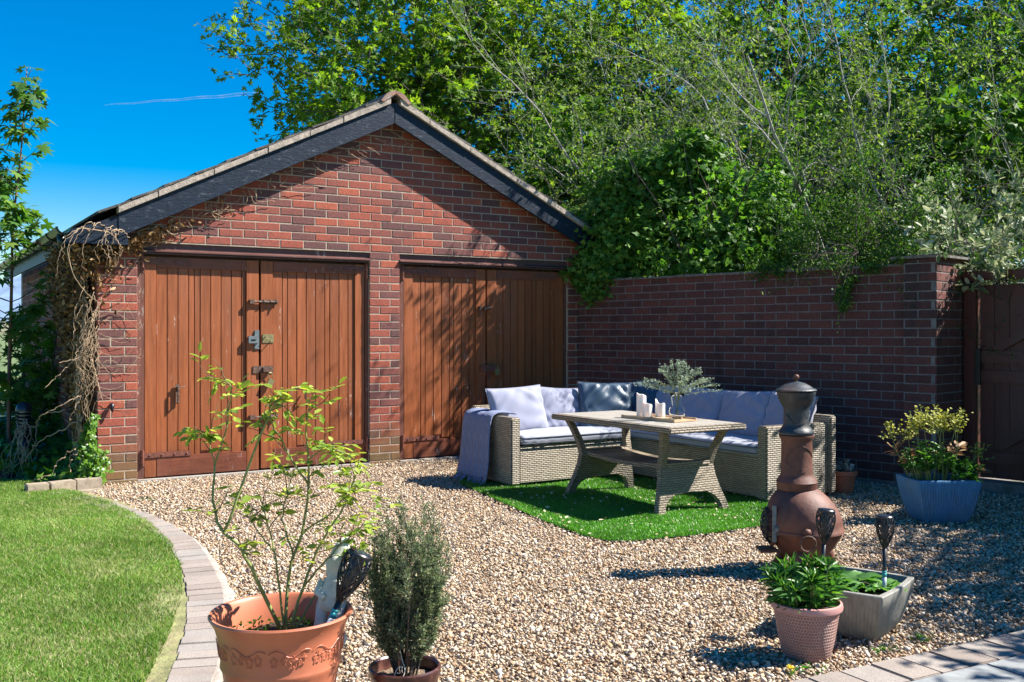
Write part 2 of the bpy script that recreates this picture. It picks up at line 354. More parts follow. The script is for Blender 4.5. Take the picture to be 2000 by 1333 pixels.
def planks():
    m = N('grey_table_slats'); v = m.coord((30, 1.2, 1)); n = m.noise(v, 4, 5)
    w = m.n('ShaderNodeTexWave', Scale=1.0); w.bands_direction = 'X'; m.l(m.coord((3.4, 1, 1)), w.inputs['Vector'])
    col = m.ramp(n, [(.3, (.30, .27, .23)), (.7, (.50, .46, .40))]); col = m.mix(m.ramp(w.outputs['Fac'], [(.0, .8), (.06, 0.)]), col, (.08, .07, .06))
    m.col(col); m.rough(.45); m.bump(m.ramp(w.outputs['Fac'], [(.0, 0.), (.06, 1.)]), .5, .004); return m.m
M['planks'] = planks()
def fabric(name, c, sc=400):
    m = N(name); v = m.coord(); n = m.noise(v, 3, 3); c = np.array(c); f = m.noise(v, sc, 2)
    m.col(m.mix(1.0, m.ramp(n, [(.3, tuple(c*.9)), (.7, tuple(c*1.08))]), m.ramp(f, [(.3, .82), (.7, 1.12)]), 'MULTIPLY')); m.rough(.9)
    m.p.inputs['Sheen Weight'].default_value = .25; m.bump(f, .15, .002); return m.m
M['lav'] = fabric('grey_lavender_fabric', (.26, .27, .36)); M['seat'] = fabric('seat_fabric', (.30, .315, .375)); M['pipe'] = fabric('dark_piping', (.09, .09, .12))
M['navy'] = fabric('navy_satin', (.025, .06, .105)); M['navy'].node_tree.nodes['Principled BSDF'].inputs['Roughness'].default_value = .45
def waffle():
    m = N('waffle_blanket'); tc = m.t.nodes.new('ShaderNodeTexCoord'); mp = m.t.nodes.new('ShaderNodeMapping'); m.l(tc.outputs['UV'], mp.inputs[0])
    ch = m.t.nodes.new('ShaderNodeTexVoronoi'); ch.distance = 'CHEBYCHEV'; ch.inputs['Randomness'].default_value = .15; ch.inputs['Scale'].default_value = 95; m.l(tc.outputs['Object'], ch.inputs['Vector'])
    m.col(m.ramp(ch.outputs['Distance'], [(.1, (.09, .11, .19)), (.5, (.20, .23, .35))])); m.rough(.95); m.bump(ch.outputs['Distance'], .8, .006); return m.m
M['waffle'] = waffle()
M['fringe'] = fabric('blanket_fringe', (.20, .22, .36))
M['terra'] = simple('terracotta_plastic', (.46, .145, .075), .45, .12, 6, .08, .003, dirt=(.52, .21, .125), dirtscale=4)
M['terradark'] = simple('terracotta_mark', (.30, .09, .045), .6, .2)
M['glaze'] = simple('brown_glaze', (.055, .02, .018), .3, .4, 12, .1, dirt=(.16, .07, .05), dirtscale=20)
def pinkpot():
    m = N('pink_hammered_pot'); tc = m.t.nodes.new('ShaderNodeTexCoord'); s = m.t.nodes.new('ShaderNodeSeparateXYZ'); m.l(tc.outputs['Object'], s.inputs[0])
    a = m.math('ARCTAN2', s.outputs[1], s.outputs[0]); cb = m.t.nodes.new('ShaderNodeCombineXYZ')
    m.l(m.math('MULTIPLY', a, 64/(2*PI)), cb.inputs[0]); m.l(m.math('MULTIPLY', s.outputs[2], 82), cb.inputs[1])
    b = m.t.nodes.new('ShaderNodeTexBrick'); m.l(cb.outputs[0], b.inputs['Vector']); b.inputs['Scale'].default_value = 1; b.inputs['Brick Width'].default_value = 1.; b.inputs['Row Height'].default_value = 1.
    b.inputs['Mortar Size'].default_value = .28; b.inputs['Mortar Smooth'].default_value = .8
    n = m.noise(m.coord(), 14, 4); pk = m.ramp(n, [(.3, (.38, .21, .19)), (.7, (.48, .31, .28))])
    m.col(m.mix(m.math('SUBTRACT', 1.0, b.outputs['Fac']), pk, (.27, .12, .09))); m.rough(.6); m.bump(b.outputs['Fac'], .8, .006); return m.m
M['pinkpot'] = pinkpot(); M['pinkrim'] = simple('pink_rim', (.40, .20, .18), .5, .15, 10)
def ribbed(name, c, d, per):
    m = N(name); v = m.coord((1, 1, .15)); n = m.noise(v, 40, 5, .7); c = np.array(c)
    col = m.ramp(n, [(.3, tuple(c*.7)), (.7, tuple(c*1.25))]); n2 = m.noise(m.coord(), 5, 5); col = m.mix(m.ramp(n2, [(.5, 0.), (.7, .6)]), col, d)
    m.col(col); m.rough(.6); m.bump(n, .5, .006); return m.m
M['greypot'] = ribbed('grey_fibre_planter', (.24, .23, .20), (.15, .14, .11), 1)
M['bluepot'] = ribbed('blue_ribbed_planter', (.055, .185, .34), (.12, .18, .22), 1)
M['iron'] = simple('rusty_cast_iron', (.125, .045, .028), .62, .35, 14, .5, .004, dirt=(.06, .032, .025), dirtscale=5)
M['ironblack'] = simple('black_cast_iron', (.022, .030, .038), .5, .45, 18, .5, .004, dirt=(.11, .07, .05), dirtscale=6, dirtcut=(.52, .75))
M['black'] = simple('black_plastic', (.012, .014, .018), .35, .3, 10, .05)
M['solar'] = simple('solar_panel', (.02, .035, .06), .15, .2, 10, 0)
M['lampwhite'] = simple('frosted_lamp_insert', (.06, .06, .07), .3, .1, 10, 0)
M['lampslot'] = simple('white_lamp_slots', (.6, .6, .63), .3, .1, 10, 0)
M['teal'] = simple('teal_label', (.05, .35, .36), .35, .2, 30, .1)
M['labelgrey'] = simple('grey_label', (.42, .45, .5), .35, .2, 60, .1)
M['statue'] = simple('weathered_stone_figure', (.62, .62, .56), .9, .2, 18, .4, .006, dirt=(.2, .22, .18), dirtscale=9)
M['wax'] = simple('white_wax', (.80, .79, .76), .45, .05, 10, .05); M['wax'].node_tree.nodes['Principled BSDF'].inputs['Subsurface Weight'].default_value = .15
M['tray'] = simple('bamboo_tray', (.50, .34, .20), .5, .2, 12, .1)
g = N('clear_glass'); g.p.inputs['Transmission Weight'].default_value = 1; g.p.inputs['Roughness'].default_value = .02; g.p.inputs['IOR'].default_value = 1.25; g.p.inputs['Base Color'].default_value = (.93, .97, .98, 1); M['glass'] = g.m
M['stemgreen'] = simple('green_stem', (.19, .22, .06), .6, .3, 20, .2)
M['stembrown'] = simple('brown_stem', (.13, .09, .045), .8, .35, 20, .2)
M['string'] = simple('white_string', (.65, .60, .5), .9, .1)
M['dandelion'] = simple('dandelion_yellow', (.75, .55, .02), .8, .2, 60, .2)
M['bollard'] = simple('black_bollard', (.012, .018, .03), .3, .2, 8, .05)
# ------------------------------------------------------------------ ground
def sheet(name, poly, z, mat, kind='structure', sub=0):
    mb = MB(); mb.add([(x, y, z) for x, y in poly], [tuple(range(len(poly)))]); o = mb.build(name, mat)
    if o.data.polygons[0].normal.z < 0: o.data.flip_normals()
    return setp(o, kind=kind)
field = simple('far_field_grass', (.10, .14, .045), .95, .4, .05, .3, .05)
sheet('ground', [(-3000, -3000), (3000, -3000), (3000, 3000), (-3000, 3000)], -.06, field)
sheet('gravel_bed', [(-.5, -1), (7.6, -1), (7.6, 4.0), (6.3, 9.05), (1.35, 9.05), (.5, 8.8), (.4, 4)], -.018, M['gravelbed'])
LAWN = [(-6, 9.9), (.1, 9.85), (.72, 9.60), (.98, 9.10), (1.16, 8.50), (1.33, 7.77), (1.41, 6.94), (1.39, 6.14), (1.29, 5.45), (1.16, 4.87), (.99, 4.23), (.83, 3.74), (.55, 3.0), (.0, 1.9), (-.9, 1.0), (-6, 1.0)]
sheet('lawn', [(x+(.09 if x > .2 and y < 8.6 else 0), y) for x, y in LAWN], .019, simple('lawn_soil', (.20, .20, .08), .95, .45, 9, .8, .02, dirt=(.26, .21, .12), dirtscale=3))
KO = [(1.16, 8.52), (1.34, 7.9), (1.46, 7.3), (1.53, 6.79), (1.54, 6.1), (1.47, 5.51), (1.36, 4.85), (1.21, 4.29), (1.07, 3.85), (.93, 3.5), (.72, 3.0), (.3, 2.2), (-.3, 1.5)]
def smooth_line(P, n):
    P = np.array(P, float); d = np.r_[0, np.cumsum(np.linalg.norm(np.diff(P, axis=0), axis=1))]
    t = np.linspace(0, d[-1], n); Q = np.stack([np.interp(t, d, P[:, i]) for i in range(P.shape[1])], 1)
    for _ in range(max(2, n//14)): Q[1:-1] = (Q[:-2]+2*Q[1:-1]+Q[2:])/4
    return Q
rng = np.random.default_rng(5)
def kerb():
    mb = MB(); Q = smooth_line(KO, 78); T = np.gradient(Q, axis=0); T /= np.linalg.norm(T, axis=1, keepdims=True); Nn = np.stack([T[:, 1], -T[:, 0]], 1)  # towards lawn side
    side = 1 if Nn[20][0] < 0 else -1
    Nn *= side
    for i in range(len(Q)-1):
        g = .0025; a, b = Q[i]+T[i]*g, Q[i+1]-T[i+1]*g; w = .165+rng.uniform(-.006, .006); dz = rng.uniform(-.003, .004)
        c, d = b+Nn[i+1]*w, a+Nn[i]*w; z = .026+dz
        pts = [a, b, c, d]; ce = sum(pts)/4
        lo = [(p[0], p[1], -.05) for p in pts]; mid = [(p[0], p[1], z-.006) for p in pts]; hi = [((p*.955+ce*.045)[0], (p*.955+ce*.045)[1], z+rng.uniform(-.0012, .0012)) for p in pts]
        mb.add(lo+mid+hi, [(8, 9, 10, 11)]+[(j, (j+1) % 4, 4+(j+1) % 4, 4+j) for j in range(4)]+[(4+j, 4+(j+1) % 4, 8+(j+1) % 4, 8+j) for j in range(4)])
    o = mb.build('paving_kerb', M['paver']); setp(o, kind='structure')
    # mortar haunch on the gravel side
    hb = MB(); vs, fs = [], []
    Q2 = smooth_line(KO, 160); T2 = np.gradient(Q2, axis=0); T2 /= np.linalg.norm(T2, axis=1, keepdims=True); N2 = -np.stack([T2[:, 1], -T2[:, 0]], 1)*side
    for i, p in enumerate(Q2):
        fac = math.exp(-((p[1]-4.9)/1.3)**2); w = .012+.05*fac*(1+.25*math.sin(i*.9)+.2*rng.normal()*.5)
        vs += [(*(p-N2[i]*.17), .006), (*(p+N2[i]*.002), .014), (*(p+N2[i]*(w*.6)), .012), (*(p+N2[i]*w), -.02)]
        if i:
            for j in range(3): a = 4*(i-1)+j; fs.append((a, a+4, a+5, a+1))
    hb.add(vs, fs); o = hb.build('kerb_haunch', M['concrete'], smooth=True); setp(o, kind='structure')
    if o.data.polygons[0].normal.z < 0: o.data.flip_normals()
    # short row of edging bricks by the garage corner
    rb = MB()
    for (x, y, a, l) in [(1.335, 8.70, .12, .2), (1.13, 8.655, .25, .2), (.95, 8.62, .1, .16)]: rb.box((x, y, .03), (l, .1, .11), rz=a)
    for (x, y) in [(1.33, 8.56), (1.25, 8.5)]: rb.box((x, y, -.01), (.2, .05, .05), rz=.15)
    setp(rb.build('border_kerb', simple('mossy_paver', (.30, .24, .17), .95, .3, 20, .5, dirt=(.42, .38, .32), dirtscale=6), bevel=.006), kind='structure')
kerb()
def patio():
    # long blocks bottom right, then slabs
    d = Vector((1.18, -.07, 0)).normalized(); n = Vector((-d.y, d.x, 0)); o0 = Vector((2.0, 2.545, 0))
    mb = MB(); ang = math.atan2(d.y, d.x)
    for i in range(16):
        L = .155; c = o0+d*(i*.16+.08)-n*.10; mb.box((c.x, c.y, -.012+rng.uniform(-.002, .002)), (.152, .198, .07), rz=ang)
    sb = mb.build('block_paving', M['paver'], bevel=.004); setp(sb, kind='structure')
    s2 = MB()
    for j in range(3):
        for i in range(6):
            c = o0+d*(i*.52+.2)-n*(.205+.26+j*.53); s2.box((c.x, c.y, -.01+rng.uniform(-.002, .002)), (.51, .51, .07), rz=ang)
    setp(s2.build('patio', simple('patio_slab', (.22, .23, .23), .9, .25, 14, .4, .004, dirt=(.2, .2, .2), dirtscale=4), bevel=.005), kind='structure')
patio()
TURF = [(4.02, 7.30), (3.93, 6.8), (3.80, 6.1), (3.70, 5.5), (3.65, 5.05), (3.68, 4.84), (3.80, 4.76), (4.3, 4.68), (4.9, 4.68), (5.35, 4.80), (5.62, 4.95), (6.0, 5.25), (6.6, 5.5), (6.7, 7.9), (4.3, 7.9)]
sheet('turf_backing', TURF, .004, simple('turf_backing', (.02, .06, .01), .9, .3))
def grass_blades(name, poly, n, h, mat, label, catg, seed, wid=.003, lean=.5, dens=None, z0=.004):
    r = np.random.default_rng(seed); pl = np.array(poly); lo, hi = pl.min(0), pl.max(0)
    P = r.uniform(lo, hi, size=(int(n*2.2), 2)); P = P[inpoly(P, poly)]
    if dens is not None: P = P[dens(P, r)]
    P = P[:n]; k = len(P); a = r.uniform(0, 2*PI, k)
    hh = h*r.uniform(.55, 1.25, k)*(1+.35*np.sin(P[:, 0]*7.1+np.sin(P[:, 1]*5))*np.sin(P[:, 1]*6.3))
    w = np.stack([np.cos(a), np.sin(a), 0*a], 1)*wid*r.uniform(.7, 1.3, k)[:, None]
    b = r.uniform(0, 2*PI, k); L = np.stack([np.cos(b), np.sin(b), 0*b], 1)*(hh*lean*r.uniform(.2, 1.6, k))[:, None]
    B = np.stack([P[:, 0], P[:, 1], np.full(k, z0)], 1); up = np.stack([0*a, 0*a, hh], 1)
    V = np.stack([B-w, B+w, B+w*.8+L*.35+up*.6, B-w*.8+L*.35+up*.6, B+L+up*.95], 1).reshape(-1, 3)
    i = np.arange(k)[:, None]*5
    F = np.concatenate([i+np.array([[0, 1, 2]]), i+np.array([[0, 2, 3]]), i+np.array([[3, 2, 4]])])
    o = fastmesh(name, V, F, mats=[mat]); return setp(o, label, catg, kind='stuff')
# visible part of lawn is dense
LV = [(-1.2, 9.6), (.1, 9.8), (.70, 9.58), (.98, 9.12), (1.165, 8.52), (1.335, 7.77), (1.415, 6.94), (1.40, 6.14), (1.30, 5.45), (1.17, 4.87), (.96, 4.23), (.77, 3.74), (.45, 3.0), (-.3, 2.4), (-1.2, 2.6)]
def worn(P, r):
    edge = np.exp(-((P[:, 0]-1.12-.03*np.sin(P[:, 1]*9))/.12)**2)*np.clip((5.9-P[:, 1])/1.2, 0, 1)
    return r.uniform(size=len(P)) > edge*.85
grass_blades('grass', LV, 340000, .025, M['grass'], 'sunlit mown lawn grass with dry straw patches left of the kerb', 'grass', 3, wid=.0017, lean=.8, dens=worn, z0=.018)
grass_blades('artificial_grass', TURF, 210000, .022, M['turf'], 'bright green artificial grass patch under table and sofa', 'grass', 4, wid=.0022, lean=.6)
def petals():
    r = np.random.default_rng(8); P = r.uniform([3.6, 4.6], [6.3, 7.2], (900, 2)); P = P[inpoly(P, TURF)]; P = P[:420]
    pos = np.stack([P[:, 0], P[:, 1], np.full(len(P), .024)], 1)
    V, F = inst(*LF_DIA, pos, rotmats(r, len(P), np.array([[0, 0, 1.]]), .35), r.uniform(.018, .04, len(P)))
    setp(fastmesh('fallen_petals', V, F, mats=[M['petal']]), 'pale dry petals scattered on the artificial grass', 'petals', kind='stuff')
petals()
def litter():
    r = np.random.default_rng(18); P = r.uniform([1.6, 2.7], [6.8, 8.8], (420, 2)); P = P[~inpoly(P, TURF)]; n = len(P); pos = np.stack([P[:, 0], P[:, 1], np.full(n, .012)], 1)
    V, F = inst(*LF_OVAL, pos, rotmats(r, n, np.array([[0, 0, 1.]]), .35), r.uniform(.012, .032, n)); setp(fastmesh('fallen_leaves', V, F, mats=[M['deadleaf']]), 'few small brown fallen leaves scattered over the gravel', 'leaf litter', kind='stuff')
litter()
def stones():
    r = np.random.default_rng(11); sp = .0142
    gx, gy = np.meshgrid(np.arange(.6, 7.4, sp), np.arange(1.9, 8.95, sp)); P = np.stack([gx.ravel(), gy.ravel()], 1); P += r.uniform(-sp*.6, sp*.6, P.shape)
    zc = P@FV; xc = P@RV; keep = (zc > 2.0) & (np.abs(xc) < .60*zc)
    P = P[keep]; zc = zc[keep]
    KP = [tuple(q) for q in KO]+[(-2, 1.5), (-2, 9.5), (1.0, 9.3)]
    keep = ~inpoly(P, KP) & ~inpoly(P, TURF) & (P[:, 1] > 2.545-.06*(P[:, 0]-2.0)-(P[:, 0] < 2.0)*3) 
    keep &= ~((P[:, 0] < 1.45) & (P[:, 1] > 8.58)) & (P[:, 1] < 8.9) & ~((zc > 6.5) & (r.uniform(size=len(P)) < .35))
    P = P[keep]; n = len(P)
    ico = []; ph = (1+5**.5)/2
    for a in (-1, 1):
        for b in (-ph, ph): ico += [(0, a, b), (a, b, 0), (b, 0, a)]
    ico = np.array(ico)/np.linalg.norm([1, ph]); 
    bm = bmesh.new(); [bm.verts.new(p) for p in ico]; bmesh.ops.convex_hull(bm, input=bm.verts); bm.verts.index_update()
    tf = np.array([[v.index for v in f.verts] for f in bm.faces]); tv = np.array([v.co[:] for v in bm.verts]); bm.free()
    parts = []; idx = r.integers(0, 7, n)
    for k in range(7):
        t = tv*(1+r.uniform(-.48, .30, (len(tv), 1))); t *= np.array([1.12, .72, .42]); q = P[idx == k]; m = len(q)
        s = r.lognormal(-4.80, .33, m); s = np.clip(s, .0042, .017)
        # a few larger
        pos = np.stack([q[:, 0], q[:, 1], r.uniform(-.012, .004, m)+s*.15], 1)
        parts.append(inst(t, tf, pos, rotmats(r, m, np.array([[0, 0, 1.]]), .6), s))
    V, F = cat(parts)
    setp(fastmesh('gravel', V, F, mats=[M['stone']]), 'buff and brown loose pea shingle covering the yard', 'gravel', kind='stuff')
stones()
# distant hills at left horizon
def hills():
    for k, (dist, h, colr, sd) in enumerate([(900, 26, (.13, .13, .07), 1), (1700, 75, (.16, .17, .20), 2), (3600, 250, (.16, .24, .36), 3)]):  # farther ranges turn bluer: distance haze put into the base colour
        r = np.random.default_rng(sd); vs, fs = [], []; n = 80
        for i in range(n+1):
            a = R_(-75+150*i/n)-0; x, y = math.sin(a)*dist, math.cos(a)*dist
            hh = h*(.55+.25*math.sin(i*.37+sd)+.15*math.sin(i*.91+sd*2)+.08*r.uniform())
            ex, ey = math.sin(a)*dist*1.25, math.cos(a)*dist*1.25
            vs += [(x*.8, y*.8, -1), (x, y, hh), (ex, ey, -1)]
            if i:
                b = 3*(i-1); fs += [(b, b+3, b+4, b+1), (b+1, b+4, b+5, b+2)]
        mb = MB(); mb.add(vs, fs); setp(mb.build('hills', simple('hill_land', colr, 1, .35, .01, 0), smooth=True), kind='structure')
hills()
def streak():
    m = N('thin_cloud'); tr = m.t.nodes.new('ShaderNodeBsdfTransparent'); mx = m.t.nodes.new('ShaderNodeMixShader'); n = m.noise(m.coord((.004, .004, .004)), 1.2, 5); m.l(m.ramp(n, [(.35, .03), (.7, .18)]), mx.inputs[0]); m.l(tr.outputs[0], mx.inputs[1]); m.l(m.p.outputs[0], mx.inputs[2]); m.l(mx.outputs[0], m.out.inputs[0]); m.col((.9, .9, .9)); m.rough(1.)
    d = 14000; P = []
    for k in range(24):
        f = k/23; a = -.41+.155*f; h = (.2285+.012*f)*d; c = FV*d+RV*a*d; P.append((c[0], c[1], h+6*math.sin(k)))
    mb = MB(); mb.tube(P, [4+20*(k/23)**.8 for k in range(24)], 10); setp(mb.build('cloud', m.m, smooth=True), kind='structure')
streak()
# ------------------------------------------------------------------ bricks
def brick_face(mb_parts, org, d, nrm, L, h0, h1, keep=None, seed=0, ox=0., course=.075, blen=.225, off0=0):
    """bricks on a vertical face: org (2D), direction d, outward normal nrm. keep(s0,s1,z0,z1)->bool"""
    r = random.Random(seed); V = []; F = []
    d = np.array([d[0], d[1], 0.]); nr = np.array([nrm[0], nrm[1], 0.]); o = np.array([org[0], org[1], 0.]); row = 0; z = h0
    while z < h1-.02:
        s = -blen*((row+off0) % 2)*.5+ox
        while s < L-.012:
            s0, s1 = max(s, 0), min(s+blen-.01, L); z0, z1 = z+.005, z+course-.005
            if s1-s0 > .035 and (keep is None or keep(s0, s1, z0, z1)):
                b = len(V); p = .0035+r.uniform(-.0012, .0012); c = .004
                js = [r.uniform(-.0015, .0015) for _ in range(4)]
                out = [(s0+js[0], z0+js[1]), (s1+js[2], z0+js[1]), (s1+js[2], z1+js[3]), (s0+js[0], z1+js[3])]
                for (a, h) in out: V.append(o+d*a+nr*-.01+np.array([0, 0, h]))
                for (a, h) in out: V.append(o+d*a+nr*(p-.002)+np.array([0, 0, h]))
                cs = (s0+s1)/2; ch = (z0+z1)/2
                for (a, h) in out: V.append(o+d*(a-math.copysign(c, a-cs))+nr*p+np.array([0, 0, h-math.copysign(c, h-ch)]))
                for j in range(4):
                    F.append((b+j, b+(j+1) % 4, b+4+(j+1) % 4, b+4+j)); F.append((b+4+j, b+4+(j+1) % 4, b+8+(j+1) % 4, b+8+j))
                F.append((b+8, b+9, b+10, b+11))
            s += blen
        z += course; row += 1
    mb_parts.append((V, F))
# ------------------------------------------------------------------ garage
VF = 8.90
U0, U1 = 1.44, 6.76
D1 = (1.757, 3.90); D2 = (4.215, 6.235)
APU, APH = 4.10, 3.46   # underside of tiles at apex
def roofh(u): return APH-abs(u-APU)*.487
gar = thing('garage', 'red brick double garage with two pairs of brown timber doors', 'garage', (0, 0, 0))
def garage_wall():
    mb = MB(); body = []
    # mortar body : facade outline polygons (v from VF to VF+.22)
    e = (0, .215, 0)
    for a, b in ((U0, D1[0]), (D1[1], D2[0]), (D2[1], U1)): mb.prism([(a, -.05), (b, -.05), (b, 2.043), (a, 2.043)], (0, VF, 0), (1, 0, 0), (0, 0, 1), e)
    mb.prism([(U0, 2.043), (U1, 2.043), (U1, roofh(U1)), (APU, APH), (U0, roofh(U0))], (0, VF, 0), (1, 0, 0), (0, 0, 1), e)
    for uu in (U0, U1-.215): mb.b2(uu, uu+.215, VF+.215, 14.6, -.05, 2.14)
    mb.prism([(U0, 0), (U1, 0), (U1, roofh(U1)), (APU, APH), (U0, roofh(U0))], (0, 14.6, 0), (1, 0, 0), (0, 0, 1), (0, .2, 0))
    n0 = len(mb.f); parts = []
    def kp(s0, s1, z0, z1):
        u0, u1 = U0+s0, U0+s1
        return z1 < min(roofh(u0), roofh(u1))+.045
    # pillars get their own bond, then the gable
    for k, (a, b) in enumerate(((U0, D1[0]), (D1[1], D2[0]), (D2[1], U1))):
        brick_face(parts, (a, VF), (1, 0), (0, -1), b-a, -.05, 2.05, None, 3+k, ox=-.115 if k != 2 else 0)
    brick_face(parts, (U0, VF), (1, 0), (0, -1), U1-U0, 2.05, 3.5, kp, 9)
    brick_face(parts, (U0, 14.6), (0, -1), (-1, 0), 14.6-VF, -.05, 2.1, None, 10)
    for V, F in parts: mb.add(V, F, 1)
    mb.build('wall', [M['mortar'], M['brick']], gar)
garage_wall()
def roof():
    mb = MB(); v0, v1 = 8.748, 15.0
    for sgn in (-1, 1):
        L = 2.93 if sgn < 0 else 2.93
        sl = math.atan(.487); nC = 10
        for i in range(nC):
            a = i*L/nC; b = (i+1)*L/nC+.03; up = .028
            for (sa, sb, za) in ((a, b, 0),):
                c, s = math.cos(sl), math.sin(sl)
                pts = [(a, .012), (b, .012+.016), (b, .012+.034), (a, .012+.018)]
                poly = [(sgn*(p[0]*c+p[1]*s), -p[0]*s+p[1]*c) for p in pts]
                # tiles across the roof, alternating tiny gaps
                mb.prism(poly, (APU, v0+(.006 if i % 2 else 0), APH+.066), (1, 0, 0), (0, 0, 1), (0, v1-v0, 0))
        poly = [(sgn*0, -.02), (sgn*2.86*math.cos(sl), -2.86*math.sin(sl)-.02), (sgn*2.86*math.cos(sl), -2.86*math.sin(sl)+.01), (0, .01)]
    o = mb.build('roof', M['tile'], gar)
    dk = MB()
    for sgn in (-1, 1):
        dk.prism([(0, 0), (sgn*2.55, -2.55*.487), (sgn*2.55, -2.55*.487+.02), (0, .02)], (APU, 8.86, APH+.012), (1, 0, 0), (0, 0, 1), (0, 6.0, 0))
    dk.build('roof_deck', M['barkdark'], gar)
    # verge mortar, broken in pieces
    for sgn in (-1, 1):
        vb = MB(); x = .05; r = random.Random(7+sgn)
        while x < 2.5:
            l = min(r.uniform(.25, .55), 2.53-x)
            if l < .05: break
            if not (sgn < 0 and 1.58 < x+l/2 < 1.74):
                y0, y1 = -x*.487, -(x+l-.006)*.487; t = .054+r.uniform(-.004, .006)
                vb.prism([(sgn*x, y0), (sgn*(x+l-.006), y1), (sgn*(x+l-.006), y1+t), (sgn*x, y0+t)], (APU, 8.728+r.uniform(0, .008), APH+.03), (1, 0, 0), (0, 0, 1), (0, .10, 0))
            x += l
        vb.build('verge', M['verge'], gar, bevel=.004)
    rb = MB()
    for i in range(14):
        y = 8.72+i*.45
        pts = [(-.16, -.06), (-.10, .015), (-.03, .05), (.03, .05), (.10, .015), (.16, -.06), (.13, -.075), (.0, .02), (-.13, -.075)]
        rb.prism(pts, (APU, y, APH+.085), (1, 0, 0), (0, 0, 1), (0, .44, 0))
    rb.build('ridge_tiles', M['ridge'], gar, bevel=.004)
    for sgn in (-1, 1):
        bb = MB(); L = 2.52
        bb.prism([(sgn*.002, 0), (sgn*L, -L*.487), (sgn*L, -L*.487-.20), (sgn*.002, -.20)], (APU, 8.758, APH+.028), (1, 0, 0), (0, 0, 1), (0, .028, 0))
        bb.build('barge_board', M['barge'], gar, bevel=.003)
    sf = MB()
    for sgn in (-1, 1):
        sf.prism([(0, -.012), (sgn*2.6, -2.6*.487-.012), (sgn*2.6, -2.6*.487), (0, 0)], (APU, 8.80, APH-.02), (1, 0, 0), (0, 0, 1), (0, .11, 0))
    sf.build('soffit', M['barge'], gar)
    cb = MB(); cb.prism([(1.19, 2.0), (1.66, 2.0), (1.66, 2.27), (1.22, 2.06+.05)], (0, 8.765, 0), (1, 0, 0), (0, 0, 1), (0, .17, 0)); cb.build('eaves_box', M['barge'], gar, bevel=.003)
    fb = MB(); fb.b2(1.235, 1.26, 8.94, 14.8, 1.96, 2.11); fb.build('fascia', M['fascia'], gar)
    # gutter half round
    gb = MB(); prof = []
    for i in range(9): a = PI+i*PI/8; prof.append((.056*math.cos(a), .056*math.sin(a)))
    for i in range(9): a = 2*PI-i*PI/8; prof.append((.051*math.cos(a), .051*math.sin(a)))
    gb.prism(prof, (1.172, 8.78, 2.13), (1, 0, 0), (0, 0, 1), (0, 6.0, 0))
    gb.build('gutter', M['gutter'], gar)
    for i in range(9):
        b = MB(); prof = []
        for k in range(9): a = PI+k*PI/8; prof.append((.064*math.cos(a), .064*math.sin(a)))
        for k in range(9): a = 2*PI-k*PI/8; prof.append((.0565*math.cos(a), .0565*math.sin(a)))
        b.prism(prof, (1.172, 8.80+i*.66, 2.13), (1, 0, 0), (0, 0, 1), (0, .035, 0)); b.build('gutter_bracket', M['black'], gar)
    dp = MB(); dp.tube([(1.172, 9.0, 2.09), (1.18, 9.0, 2.0), (1.33, 9.05, 1.86), (1.375, 9.05, 1.75), (1.375, 9.05, .1)], .034, 10); dp.build('downpipe', M['gutter'], gar, smooth=True)
roof()
